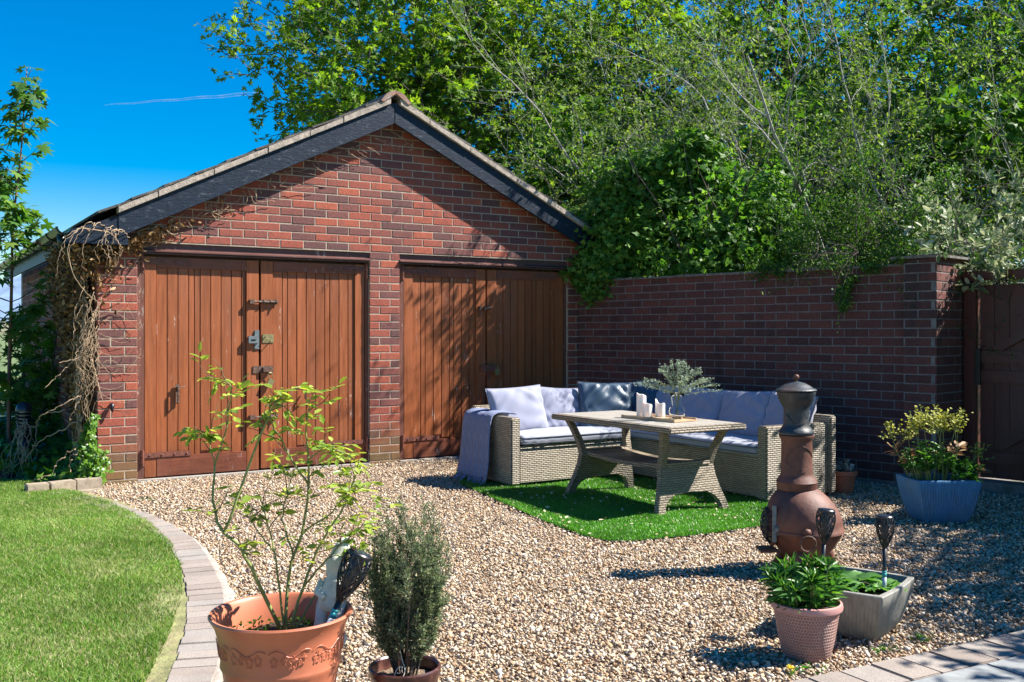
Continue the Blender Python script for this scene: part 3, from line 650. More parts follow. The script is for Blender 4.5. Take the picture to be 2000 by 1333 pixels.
def doors():
    r = random.Random(4)
    for k, (da, db, seam) in enumerate(((D1[0], D1[1], 2.835), (D2[0], D2[1], 5.228))):
        fr = MB(); y0 = VF+.028
        fr.b2(da, da+.062, y0, y0+.09, -.02, 1.945); fr.build('door_frame', M['frame'], gar, bevel=.003); fr = MB(); fr.b2(db-.034, db, y0+.004, y0+.09, -.02, 1.945)
        fr.build('door_frame', M['frame'], gar, bevel=.003)
        hd = MB(); hd.b2(da, db, VF+.02, VF+.16, 1.955, 2.045); hd.b2(da-.01, db+.01, VF-.012, VF+.05, 1.945, 1.958); hd.prism([(0, 0), (-.05, 0), (-.05, .012), (0, .03)], (da, VF+.02, 1.962), (0, 1, 0), (0, 0, 1), (db-da, 0, 0))
        hd.b2(da, db, VF+.10, VF+.14, 1.90, 1.945)
        hd.build('lintel', M['lintel'], gar, bevel=.002)
        sb = MB(); sb.b2(da, db, VF-.03, VF+.2, -.05, .012); sb.build('sill', M['concrete'], gar, bevel=.004)
        bk = MB(); bk.b2(da+.01, db-.01, VF+.17, VF+.2, 0, 2.0); bk.build('dark_gap_sheet', M['black'], gar)  # black sheet added behind the doors so the gaps show dark
        for side in (0, 1):
            u0, u1 = (da+.066, seam-.012) if side == 0 else (seam+.006, db-.04)
            dr = bpy.data.objects.new('door', None); C.objects.link(dr); dr.parent = gar
            zb, zt = .022+(.0 if side == 0 else .006), 1.925
            pb = MB(); sw = .115; os_ = .10
            xs = []; x = u0+(os_ if side == 0 else sw); xe = u1-(sw if side == 0 else os_)
            while x < xe-.03:
                wd = min(r.choice([.092, .092, .092, .05, .088]), xe-x); xs.append((x, wd)); x += wd
            yy = VF+.047
            for (x, wd) in xs:
                zz = zb+.17+(r.uniform(0, .05) if r.random() < .25 else 0)
                pb.b2(x+.0028, x+wd-.0028, yy+r.uniform(0, .003), yy+.02, zz, zt-.085)
            pb.b2(u0+.03, u1-.03, yy+.017, yy+.03, zb+.1, zt-.05)
            pb.build('planks', M['door'], dr, bevel=.0022)
            rb = MB(); y1 = VF+.034
            rb.b2(u0, u0+(os_ if side == 0 else sw)-.001, y1, y1+.04, zb, zt)
            rb.build('stile', M['door'], dr, bevel=.003); rb = MB(); rb.b2(u1-(sw if side == 0 else os_)+.001, u1, y1, y1+.04, zb, zt)
            rb.build('stile', M['door'], dr, bevel=.003)
            rl = MB(); ia = u0+(os_ if side == 0 else sw)+.001; ib = u1-(sw if side == 0 else os_)-.001
            rl.b2(ia, ib, y1-.001, y1+.04, zt-.095, zt-.001); rl.build('rail', M['rail'], dr, bevel=.003); rl = MB(); rl.b2(ia, ib, y1-.003, y1+.04, zb+.002, zb+.175)
            rl.build('rail', M['rail'], dr, bevel=.003)
            for zc, z in ((0, zt-.045), (1, zb+.19)):
                h = MB(); l = .42; hx0 = u0-.03 if side == 0 else u1+.03-l
                h.b2(hx0, hx0+l, y1-.010, y1-.004, z-.022, z+.022)
                kx = hx0+.012 if side == 0 else hx0+l-.012
                h.tube([(kx, y1-.014, z-.09), (kx, y1-.014, z+.05)], .013, 8); h.b2(kx-.018, kx+.018, y1-.008, y1+.004, z-.1, z+.04)
                for q in range(4):
                    bx = hx0+.07+q*.105; h.tube([(bx, y1-.010, z), (bx, y1-.017, z)], [.011, .006], 8)
                h.build('strap_hinge', M['hinge'], dr, bevel=.0015)
            # edge hardware
            if side == 1:
                if k == 0:
                    for z in (1.55, .50):
                        b = MB(); b.b2(seam+.01, seam+.165, y1-.007, y1, z-.02, z+.02); b.tube([(seam-.09, y1-.02, z), (seam+.15, y1-.02, z)], .011, 8)
                        for q in (.03, .09, .145): b.tube([(seam+q, y1, z-.018), (seam+q, y1-.028, z-.012), (seam+q, y1-.034, z), (seam+q, y1-.028, z+.012), (seam+q, y1, z+.018)], .006, 6)
                        b.tube([(seam+.13, y1-.02, z), (seam+.132, y1-.03, z-.05)], .006, 6); b.b2(seam-.105, seam-.055, y1-.03, y1, z-.02, z+.02)
                        b.build('bolt', M['rust'], dr, bevel=.002)
                    b = MB(); b.b2(seam+.02, seam+.125, y1-.006, y1, 1.175, 1.255); b.tube([(seam+.05, y1-.01, 1.24), (seam+.05, y1-.04, 1.22), (seam+.09, y1-.04, 1.19), (seam+.1, y1-.01, 1.2)], .006, 6)
                    b.build('lock_keep', M['brass'], dr, bevel=.002)
                    b = MB(); b.b2(seam-.07, seam+.12, y1-.008, y1, .90, .965); b.b2(seam+.02, seam+.1, y1-.03, y1-.008, .91, .955); b.build('hasp', M['rust'], dr, bevel=.002)
                    b = MB(); 
                    b.box((seam+.085, y1-.032, .815), (.055, .022, .062), rot=(0, .45, 0))
                    b.tube([(seam+.075, y1-.03, .84), (seam+.062, y1-.03, .885), (seam+.075, y1-.03, .905), (seam+.1, y1-.03, .9), (seam+.11, y1-.03, .85)], .0045, 6); b.build('padlock', M['brass'], dr, bevel=.004)
                    b = MB(); b.tube([(seam+.42, y1-.005, .72), (seam+.42, y1-.03, .70), (seam+.418, y1-.03, .66), (seam+.43, y1-.01, .65)], .008, 8); b.build('pull_ring', M['rust'], dr)
                else:
                    b = MB(); b.b2(seam+.005, seam+.04, y1-.02, y1, 1.50, 1.54); b.tube([(seam-.10, y1-.022, 1.52), (seam+.05, y1-.022, 1.52)], .011, 8)
                    for q in (-.09, -.03): b.b2(seam+q-.012, seam+q+.012, y1-.033, y1, 1.497, 1.543)
                    b.tube([(seam-.085, y1-.02, 1.52), (seam-.09, y1-.03, 1.45)], .006, 6); b.build('bolt', M['rust'], dr, bevel=.002)
                    b = MB(); b.b2(seam-.09, seam+.09, y1-.05, y1, .86, .935); b.b2(seam-.005, seam+.03, y1-.02, y1, .78, .86); b.build('hasp', M['hinge'], dr, bevel=.004)
                    b = MB(); b.box((seam+.10, y1-.045, .86), (.05, .022, .06)); b.tube([(seam+.085, y1-.045, .88), (seam+.087, y1-.045, .925), (seam+.113, y1-.045, .925), (seam+.115, y1-.045, .88)], .005, 6); b.build('padlock', M['brass'], dr, bevel=.004)
                    for q in (-.06, .07):
                        b = MB(); b.tube([(seam+q, y1, .67), (seam+q, y1-.035, .66), (seam+q, y1-.035, .55), (seam+q, y1, .54)], .009, 8); b.build('pull_handle', M['rust'], dr)
            elif k == 0:
                b = MB(); b.tube([(2.10, y1, .80), (2.10, y1-.03, .80), (2.10, y1-.03, .66), (2.10, y1, .655)], .008, 8); b.b2(2.085, 2.115, y1-.008, y1, .65, .82); b.tube([(2.07, y1-.01, .80), (2.13, y1-.02, .79), (2.17, y1-.01, .80)], .005, 6); b.build('pull_handle', M['rust'], dr)
                b = MB(); b.b2(seam-.115, seam-.025, y1-.03, y1-.004, 1.172, 1.238); b.b2(seam-.055, seam-.012, y1-.012, y1, 1.12, 1.29); b.b2(seam-.09, seam-.05, y1-.033, y1-.03, 1.195, 1.21, mi=1); b.build('rim_lock', [M['steel'], M['black']], dr, bevel=.004)
            else:
                b = MB(); b.tube([(4.98, y1+.01, .73), (4.98, y1-.03, .725), (4.982, y1-.03, .69)], .008, 8); b.build('pull_ring', M['rust'], dr)
doors()
nail = MB(); nail.tube([(1.55, VF-.006, .665), (1.55, VF-.035, .66), (1.55, VF-.04, .60)], [.016, .02, .006], 8); nail.build('wall_hook', M['black'], gar, smooth=True)
# ------------------------------------------------------------------ garden wall, pier, gate
WD = np.array([.194, -.981]); WN = np.array([-.981, -.194]); WC = np.array([6.365, 8.885])
def wp(t, off=0.): return WC+WD*t+WN*off
gw = thing('garden_wall', 'shaded dark red brick garden wall with flat coping and end pier', 'wall')
def garden_wall():
    mb = MB(); 
    def slab(t0, t1, o0, o1, z0, z1, mi=0):
        p = [wp(t0, o0), wp(t1, o0), wp(t1, o1), wp(t0, o1)]
        mb.add([(q[0], q[1], z0) for q in p]+[(q[0], q[1], z1) for q in p], [(0, 3, 2, 1), (4, 5, 6, 7), (0, 1, 5, 4), (1, 2, 6, 5), (2, 3, 7, 6), (3, 0, 4, 7)], mi)
    slab(0, 3.70, 0, -.21, -.05, 1.82); parts = []
    brick_face(parts, wp(0, 0), WD, WN, 3.70, .03, 1.80, None, 21)
    for V, F in parts: mb.add(V, F, 1)
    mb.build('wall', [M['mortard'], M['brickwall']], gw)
    mb = MB(); slab(3.70, 3.97, .055, -.50, -.05, 1.86); parts = []
    brick_face(parts, wp(3.70, .055), WD, WN, .27, .03, 1.85, None, 22, ox=-.1)
    brick_face(parts, wp(3.97, .055), -WN, WD, .555, .03, 1.85, None, 23)
    brick_face(parts, wp(3.70, 0.0), WN, -WD, .055, .03, 1.85, None, 24)
    for V, F in parts: mb.add(V, F, 1)
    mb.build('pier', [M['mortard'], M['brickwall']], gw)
    mb = MB(); slab(-.1, 3.7, .02, -.0, -.05, .035); mb.build('plinth', M['coping'], gw, bevel=.004)
    mb = MB(); t = 0.0; r = random.Random(3)
    while t < 3.68:
        l = min(r.uniform(.22, .46), 3.69-t); slab(t+.004, t+l-.004, .03+r.uniform(-.01, .012), -.24, 1.815+r.uniform(0, .004), 1.836+r.uniform(0, .008)); t += l
    slab(3.60, 4.01, .09, -.53, 1.872, 1.895)
    mb.build('coping', M['coping'], gw, bevel=.003)
garden_wall()
def gate():
    b0 = wp(3.985, -.46); ang = math.atan2(WD[1], WD[0])
    g = thing('garden_gate', 'dark red boarded timber gate with diagonal braces beside brick pier', 'gate', (b0[0], b0[1], 0), ang)
    # local x along wall, local y = away from viewer is +? outward normal WN is to the -y*? compute: rotating WD by +90deg
    f = MB(); f.b2(.005, .105, -.05, .05, 0, 1.70); f.build('post', M['gate'], g, bevel=.004); f = MB(); f.b2(1.08, 1.18, -.05, .05, 0, 1.70); f.build('post', M['gate'], g, bevel=.004)
    f = MB(); f.b2(.0, 1.19, -.06, .06, 1.702, 1.775); f.build('head_rail', M['gate'], g, bevel=.004)
    f = MB()
    for i in range(8): f.b2(.12+i*.118, .12+i*.118+.115, .0, .02, .08, 1.66)
    f.build('boards', M['gate'], g, bevel=.003)
    for z in (.2, .86, 1.02): f = MB(); f.b2(.12, 1.06, -.03, -.001, z, z+.1); f.build('ledge', M['gate'], g, bevel=.004)
    for (xa, za, xb, zb) in ((.2, 1.13, 1.0, 1.62), (.2, .32, 1.0, .84)):
        f = MB(); f.prism([(xa, za), (xa+.12, za), (xb, zb-.08), (xb, zb)], (0, -.028, 0), (1, 0, 0), (0, 0, 1), (0, .026, 0)); f.build('brace', M['gate'], g, bevel=.003)
    f = MB(); f.b2(.09, .14, -.05, -.03, .84, 1.14); f.build('latch', M['black'], g, bevel=.003)
    st = MB(); p = wp(4.6, -.42); st.box((p[0], p[1], .02), (1.2, .3, .10), rz=ang); setp(st.build('gate_step', M['coping'], bevel=.006), kind='structure')
gate()
def far_wall():
    t = thing('garden_wall', 'continuation of the brick garden wall on the far side of the gate', 'wall'); mb = MB(); parts = []
    p = [wp(5.19, 0.), wp(8.6, 0.), wp(8.6, -.5), wp(5.19, -.5)]
    mb.add([(q[0], q[1], -.05) for q in p]+[(q[0], q[1], 1.86) for q in p], [(0, 3, 2, 1), (4, 5, 6, 7), (0, 1, 5, 4), (1, 2, 6, 5), (2, 3, 7, 6), (3, 0, 4, 7)], 0)
    brick_face(parts, wp(5.19, 0.), WD, WN, 3.41, .03, 1.85, None, 28)
    for V, F in parts: mb.add(V, F, 1)
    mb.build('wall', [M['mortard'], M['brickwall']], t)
far_wall()
# ------------------------------------------------------------------ sofa
def sofa():
    s = thing('corner_sofa', 'L shaped woven rattan corner sofa in the yard corner', 'sofa')
    m = MB(); m.b2(4.34, 5.5, 6.88, 7.55, .035, .34); m.b2(5.5, 6.12, 5.35, 7.55, .035, .338); m.build('base', M['rattan'], s, bevel=.008)
    m = MB(); m.b2(4.30, 6.16, 7.555, 7.62, .03, .63); m.build('backrest', M['rattan'], s, bevel=.012)
    m = MB(); m.b2(6.125, 6.19, 5.22, 7.55, .03, .63); m.build('backrest', M['rattan'], s, bevel=.012)
    m = MB(); m.b2(4.25, 4.335, 6.86, 7.60, .03, .575); m.build('armrest', M['rattan'], s, bevel=.010)
    m = MB(); m.b2(5.46, 6.12, 5.245, 5.345, .03, .575); m.build('armrest', M['rattan'], s, bevel=.010)
    for (x, y) in ((4.29, 6.92), (4.29, 7.55), (5.45, 6.95), (5.52, 5.3), (6.13, 5.28), (6.1, 7.5)): m = MB(); m.tube([(x, y, -.01), (x, y, .035)], .018, 8); m.build('foot', M['black'], s)
sofa()
def pillow(name, w, h, t, mat, label, cat_, group, loc, rot, pipe=None, seed=0, corner=.06, nu=26, wr=.010):
    r = np.random.default_rng(seed); ph = r.uniform(0, 6, 6)
    g = np.linspace(-1, 1, nu); V = []; F = []
    def edge(a, b):
        sx = 1-corner*(1-abs(b)**2.0)*0; return sx
    for sgn in (1, -1):
        for i, a in enumerate(g):
            for j, b in enumerate(g):
                px = a*w/2*(1-.05*(1-b*b)*1.0*abs(a)**6); py = b*h/2*(1-.05*(1-a*a)*abs(b)**6)
                th = ((1-abs(a)**3.2)*(1-abs(b)**3.2))**.45
                rad = abs(a)**2+abs(b)**2
                z = sgn*(t/2*th)+wr*th**.5*(math.sin(9*a*b+ph[0]+5*a)*math.sin(6*b+ph[1]-2*a)+.6*math.sin(17*(abs(a)+abs(b)*.7)+ph[2])*min(1, rad))
                V.append((px, py, z))
    n = nu*nu
    for k in range(2):
        for i in range(nu-1):
            for j in range(nu-1):
                q = [k*n+i*nu+j, k*n+(i+1)*nu+j, k*n+(i+1)*nu+j+1, k*n+i*nu+j+1]; F.append(tuple(q if k == 0 else q[::-1]))
    m = MB(); m.add(V, F); me = m.mesh(name); bm = bmesh.new(); bm.from_mesh(me); bmesh.ops.remove_doubles(bm, verts=bm.verts, dist=.0008); bmesh.ops.recalc_face_normals(bm, faces=bm.faces); bm.to_mesh(me); bm.free()
    me.polygons.foreach_set('use_smooth', [True]*len(me.polygons))
    o = link(name, me, None, [mat]); o.location = loc; o.rotation_euler = rot
    setp(o, label, cat_, group)
    pts = []
    for a, b in [(x, -1) for x in g[:-1]]+[(1, x) for x in g[:-1]]+[(x, 1) for x in g[:0:-1]]+[(-1, x) for x in g[:0:-1]]:
        px = a*w/2*(1-.05*(1-b*b)*abs(a)**6); py = b*h/2*(1-.05*(1-a*a)*abs(b)**6); pts.append((px*1.003, py*1.003, wr*0))
    pts.append(pts[0]); p = MB(); p.tube(pts, .0045, 5, cap=False); p.build('piping', pipe or mat, o, smooth=True)
    return o
def slab_cushion(name, x0, x1, y0, y1, z0, z1, label, group, seed):
    r = np.random.default_rng(seed); ph = r.uniform(0, 6, 4); cx, cy = (x0+x1)/2, (y0+y1)/2; w, h, t = x1-x0, y1-y0, z1-z0
    nu, nv = max(12, int(w/.03)), max(12, int(h/.03)); V, F = [], []
    rr = .035
    def P(a, b, sgn):
        ex = max(0, abs(a)*w/2-(w/2-rr))/rr; ey = max(0, abs(b)*h/2-(h/2-rr))/rr; e = min(1, math.hypot(ex, ey))
        z = t/2*math.sqrt(max(0, 1-e*e))*.55+t/2*.45*(1-e**6)
        dome = .012*(1-a**2)*(1-b**2)
        ruck = .006*math.sin(a*w*34+ph[0]+3*b)*max(abs(b)**5, abs(a)**5)+.003*math.sin(11*a*w+ph[1])*math.sin(9*b*h+ph[2])
        return (a*w/2, b*h/2, sgn*(z)+(dome if sgn > 0 else 0)+ruck)
    ga = np.tanh(np.linspace(-2.2, 2.2, nu))/math.tanh(2.2); gb = np.tanh(np.linspace(-2.2, 2.2, nv))/math.tanh(2.2)
    for sgn in (1, -1):
        for a in ga:
            for b in gb: V.append(P(a, b, sgn))
    n = nu*nv
    for k in range(2):
        for i in range(nu-1):
            for j in range(nv-1):
                q = [k*n+i*nv+j, k*n+(i+1)*nv+j, k*n+(i+1)*nv+j+1, k*n+i*nv+j+1]; F.append(tuple(q if k == 0 else q[::-1]))
    m = MB(); m.add(V, F); me = m.mesh(name); bm = bmesh.new(); bm.from_mesh(me); bmesh.ops.remove_doubles(bm, verts=bm.verts, dist=.0008); bmesh.ops.recalc_face_normals(bm, faces=bm.faces); bm.to_mesh(me); bm.free()
    me.polygons.foreach_set('use_smooth', [True]*len(me.polygons))
    o = link(name, me, None, [M['seat']]); o.location = (cx, cy, (z0+z1)/2); setp(o, label, 'seat cushion', group)
    for zz in (t*.27, -t*.27):
        pts = []; k = .998; c = .035
        for (sx, sy, a0) in ((1, 1, 0), (-1, 1, 90), (-1, -1, 180), (1, -1, 270)):
            for q in range(5): a = R_(a0+q*22.5); pts.append((sx*(w/2-c)+math.cos(a)*c*k, sy*(h/2-c)+math.sin(a)*c*k, zz+.003*math.sin(q)))
        pts.append(pts[0]); p = MB(); p.tube(pts, .0045, 5, cap=False); p.build('piping', M['pipe'], o, smooth=True)
G1 = 'seat cushions of the corner sofa'
slab_cushion('seat_cushion', 4.345, 5.47, 6.86, 7.50, .342, .425, 'sunlit grey seat cushion on the left bench of the sofa', G1, 1)
slab_cushion('seat_cushion', 5.475, 6.08, 5.35, 7.50, .342, .425, 'long grey seat cushion along the wall side bench', G1, 2)
G2 = 'back cushions along the corner sofa'
pillow('back_cushion', .58, .42, .15, M['lav'], 'large pale cushion leaning beside the draped blanket', 'cushion', G2, (4.60, 7.32, .595), (R_(72), R_(-2), R_(3)), M['lav'], 1)
pillow('back_cushion', .46, .40, .14, M['lav'], 'smaller pale cushion between large pale cushion and navy cushion', 'cushion', G2, (5.06, 7.37, .585), (R_(72), R_(4), R_(-4)), M['lav'], 2, wr=.011)
pillow('scatter_cushion', .50, .46, .13, M['navy'], 'front navy satin cushion in the sofa corner behind candles', 'cushion', 'navy cushions in the sofa corner', (5.46, 7.20, .60), (R_(70), R_(2), R_(-22)), M['navy'], 3, wr=.014)
pillow('scatter_cushion', .48, .46, .12, M['navy'], 'rear navy satin cushion partly behind the other navy one', 'cushion', 'navy cushions in the sofa corner', (5.79, 7.22, .60), (R_(72), R_(-4), R_(-48)), M['navy'], 4, wr=.014)
for i, (y, lab, a) in enumerate(((6.98, 'blue grey cushion mostly hidden behind the glass vase', -3), (6.52, 'blue grey back cushion just right of the vase', 2), (5.99, 'blue grey back cushion second left of the chimney of the chiminea', -2), (5.52, 'blue grey back cushion partly hidden behind the chiminea', 3))):
    pillow('back_cushion', (.50, .56, .57, .46)[i], .42, .15, M['lav'], lab, 'cushion', G2, (5.98, y, .59), (R_(70), R_(a), R_(-90)), M['pipe'], 5+i, wr=.012)
def blanket():
    prof = [(4.47, .580), (4.40, .592), (4.33, .60), (4.27, .598), (4.235, .58), (4.218, .52), (4.21, .42), (4.20, .30), (4.195, .2), (4.18, .12), (4.165, .065)]
    prof = smooth_line(prof, 34); V, F = [], []; nv = 26
    for i, (u, z) in enumerate(prof):
        for j in range(nv):
            b = j/(nv-1); v = 7.13+b*.44; t = i/33
            wv = .014*math.sin(b*15+t*1.2)*min(1, t*2.2); narrow = (b-.5)*.05*t
            V.append((u-abs(wv)*1.2-(.010 if t > .3 else 0), v+narrow-.03*t*(1-b), z+(.006*math.sin(b*19+3) if t < .3 else 0)))
            if i and j: q = i*nv+j; F.append((q, q-1, q-nv-1, q-nv))
    m = MB(); m.add(V, F); o = m.build('throw_blanket', M['waffle'], smooth=True)
    md = o.modifiers.new('thick', 'SOLIDIFY'); md.thickness = .008; md.offset = 1
    setp(o, 'lavender waffle throw with fringe draped over sofa arm', 'blanket')
    r = random.Random(5); f = MB()
    for j in range(24):
        x, y, z = V[33*nv+min(nv-1, int(j*1.08))]; 
        f.tube([(x, y, z+.012), (x-.01+r.uniform(-.01, .006), y+r.uniform(-.015, .015), z-.02), (x-.03+r.uniform(-.03, .02), y+r.uniform(-.03, .03), .012)], [.006, .0055, .004], 5)
    f.build('fringe', M['fringe'], o, smooth=True)
blanket()
# ------------------------------------------------------------------ table
def table():
    cu, cv = 4.775, 5.83
    t = thing('patio_table', 'rectangular woven rattan dining table with slatted grey top', 'table', (cu, cv, 0))
    m = MB(); m.b2(-.355, .355, -.715, .715, .585, .626); m.build('table_edge', M['rattandark'], t, bevel=.008)
    m = MB()
    for i in range(7): m.b2(-.315+i*.09, -.315+i*.09+.086, -.675, .675, .61, .630)
    m.build('tabletop', M['planks'], t, bevel=.002)
    for sgn in (-1, 1):
        L = []
        out = [(-.335, 0), (-.315, .07), (-.285, .15), (-.255, .25), (-.245, .33), (-.255, .42), (-.285, .52), (-.31, .586)]
        inn = [(-.255, .586), (-.232, .52), (-.205, .43), (-.195, .36)]
        arch = [(-.265, 0), (-.25, .06), (-.215, .105), (-.15, .135), (0, .148)]
        left = out+inn
        poly = left+[(-p[0], p[1]) for p in reversed(left)]+[(-a[0], a[1]) for a in arch[:-1]]+[arch[-1]]+[a for a in reversed(arch[:-1])]
        m = MB(); m.prism(poly, (0, sgn*.47-.025, 0), (1, 0, 0), (0, 0, 1), (0, .05, 0))
        # splay towards the ends at the foot and the top
        m.v = [(p[0], p[1]+sgn*(.075*(max(0, .33-p[2])/.33)**1.3+.10*(max(0, p[2]-.33)/.26)**1.2), p[2]) for p in m.v]
        m.build('leg_frame', M['rattandark'], t, bevel=.004)
    m = MB(); V, F = [], []; n = 14
    for i in range(n+1):
        y = -.50+i/n*1.0; z = .355-.03*math.sin(i/n*PI)
        V += [(-.20, y, z), (.20, y, z), (.20, y, z-.03), (-.20, y, z-.03)]
        if i: b = 4*(i-1); F += [(b+j, b+(j+1) % 4, b+4+(j+1) % 4, b+4+j) for j in range(4)]
    F += [(0, 1, 2, 3), (4*n+3, 4*n+2, 4*n+1, 4*n)]; m.add(V, F); m.build('shelf', M['rattandark'], t)
table()
def tabletop_items():
    z = .631
    tr = MB(); tr.b2(-.12, .12, -.27, .27, 0, .012); tr.b2(-.12, -.105, -.27, .27, .013, .024); tr.b2(.105, .12, -.27, .27, .013, .024)
    o = tr.build('serving_tray', M['tray'], bevel=.003); o.location = (4.775, 5.66, z); o.rotation_euler = (0, 0, R_(6)); setp(o, 'thin bamboo serving tray under the candles and vase', 'tray')
    zt = z+.0135; r = random.Random(2)
    for (x, y, h, lab, mode) in ((4.78, 5.86, .16, 'tallest white pillar candle on the tray', 0), (4.755, 5.76, .098, 'short white pillar candle in front of the tall one', 1), (4.845, 5.72, .105, 'white candle with jagged melted top beside the vase', 2)):
        c = thing('pillar_candle', lab, 'candle', (x, y, zt), 0, 'white candles on the tray'); m = MB(); n = 28; R = .036
        prof = [(R*.96, 0), (R, .004), (R, h*.5), (R, h), (R*.86, h), (R*.80, h-.012), (.004, h-.018)]
        def top(a, hh):
            return .010*math.sin(a*1.0+x*9)+(.018*max(0, math.cos(a-2.2))**6-.02*max(0, math.cos(a-.9))**8 if mode == 2 else .004*math.sin(a*3))
        vs = []
        for k, (rr, zz) in enumerate(prof):
            for j in range(n): a = j*2*PI/n; vs.append((rr*math.cos(a), rr*math.sin(a), zz+(top(a, zz) if k in (3, 4) else 0)))
        m.add(vs, [(i*n+j, i*n+(j+1) % n, (i+1)*n+(j+1) % n, (i+1)*n+j) for i in range(len(prof)-1) for j in range(n)]+[tuple(range(n-1, -1, -1))])
        m.build('wax', M['wax'], c, smooth='auto'); m = MB(); m.tube([(0, 0, h-.02), (.001, 0, h-.002)], .0012, 5); m.build('wick', M['black'], c)
    v = thing('glass_vase', 'clear glass vase with round base and flared neck', 'vase', (4.845, 5.53, zt)); 
    pr = [(0, .001), (.035, .001), (.053, .02), (.062, .048), (.056, .075), (.038, .092), (.037, .10), (.044, .15), (.052, .185)]
    full = pr+[(q-.0028, zz+(.003 if i == 0 else 0)) for i, (q, zz) in reversed(list(enumerate(pr[1:])))]+[(0, .005)]
    m = MB(); m.lathe(full, 32); m.build('glass', M['glass'], v, smooth=True)
    e = thing('eucalyptus_sprigs', 'spray of pale small leaved sprigs in the glass vase', 'foliage', (4.845, 5.53, zt)); rg = np.random.default_rng(4)
    st = MB(); pos, xd = [], []
    for i in range(36):
        a = rg.uniform(0, 2*PI); sp = rg.uniform(.05, .33) if i > 5 else rg.uniform(.0, .1); h = .40-.75*sp**1.3+rg.uniform(-.03, .04)
        if i < 24: a = math.atan2(RV[1], RV[0])+(0 if i % 2 else PI)+rg.uniform(-.5, .5)
        P = np.array([[.01*math.cos(a+3), .01*math.sin(a+3), .03], [.02*math.cos(a), .02*math.sin(a), .17], [sp*.45*math.cos(a), sp*.45*math.sin(a), .17+(h-.17)*.62], [sp*.8*math.cos(a), sp*.8*math.sin(a), .17+(h-.17)*.93], [sp*math.cos(a), sp*math.sin(a), h]])
        Q = np.stack([np.interp(np.linspace(0, 4, 18), range(5), P[:, k]) for k in range(3)], 1); Q[4:] += rg.normal(size=(14, 3))*.003
        st.tube(Q, np.linspace(.0022, .001, 18), 4)
        for k in range(6, 18):
            for _ in range(7): pos.append(Q[k]+rg.normal(size=3)*.006); xd.append(rg.normal(size=3)+np.array([0, 0, .5]))
    st.build('stems', M['stemgreen'], e); pos = np.array(pos); xd = np.array(xd)
    V, F = inst(*LF_DIA, pos, frames(xd, rg.normal(size=xd.shape)), rg.uniform(.006, .013, len(pos))); fastmesh('leaves', V, F, e, [M['silver']])
tabletop_items()
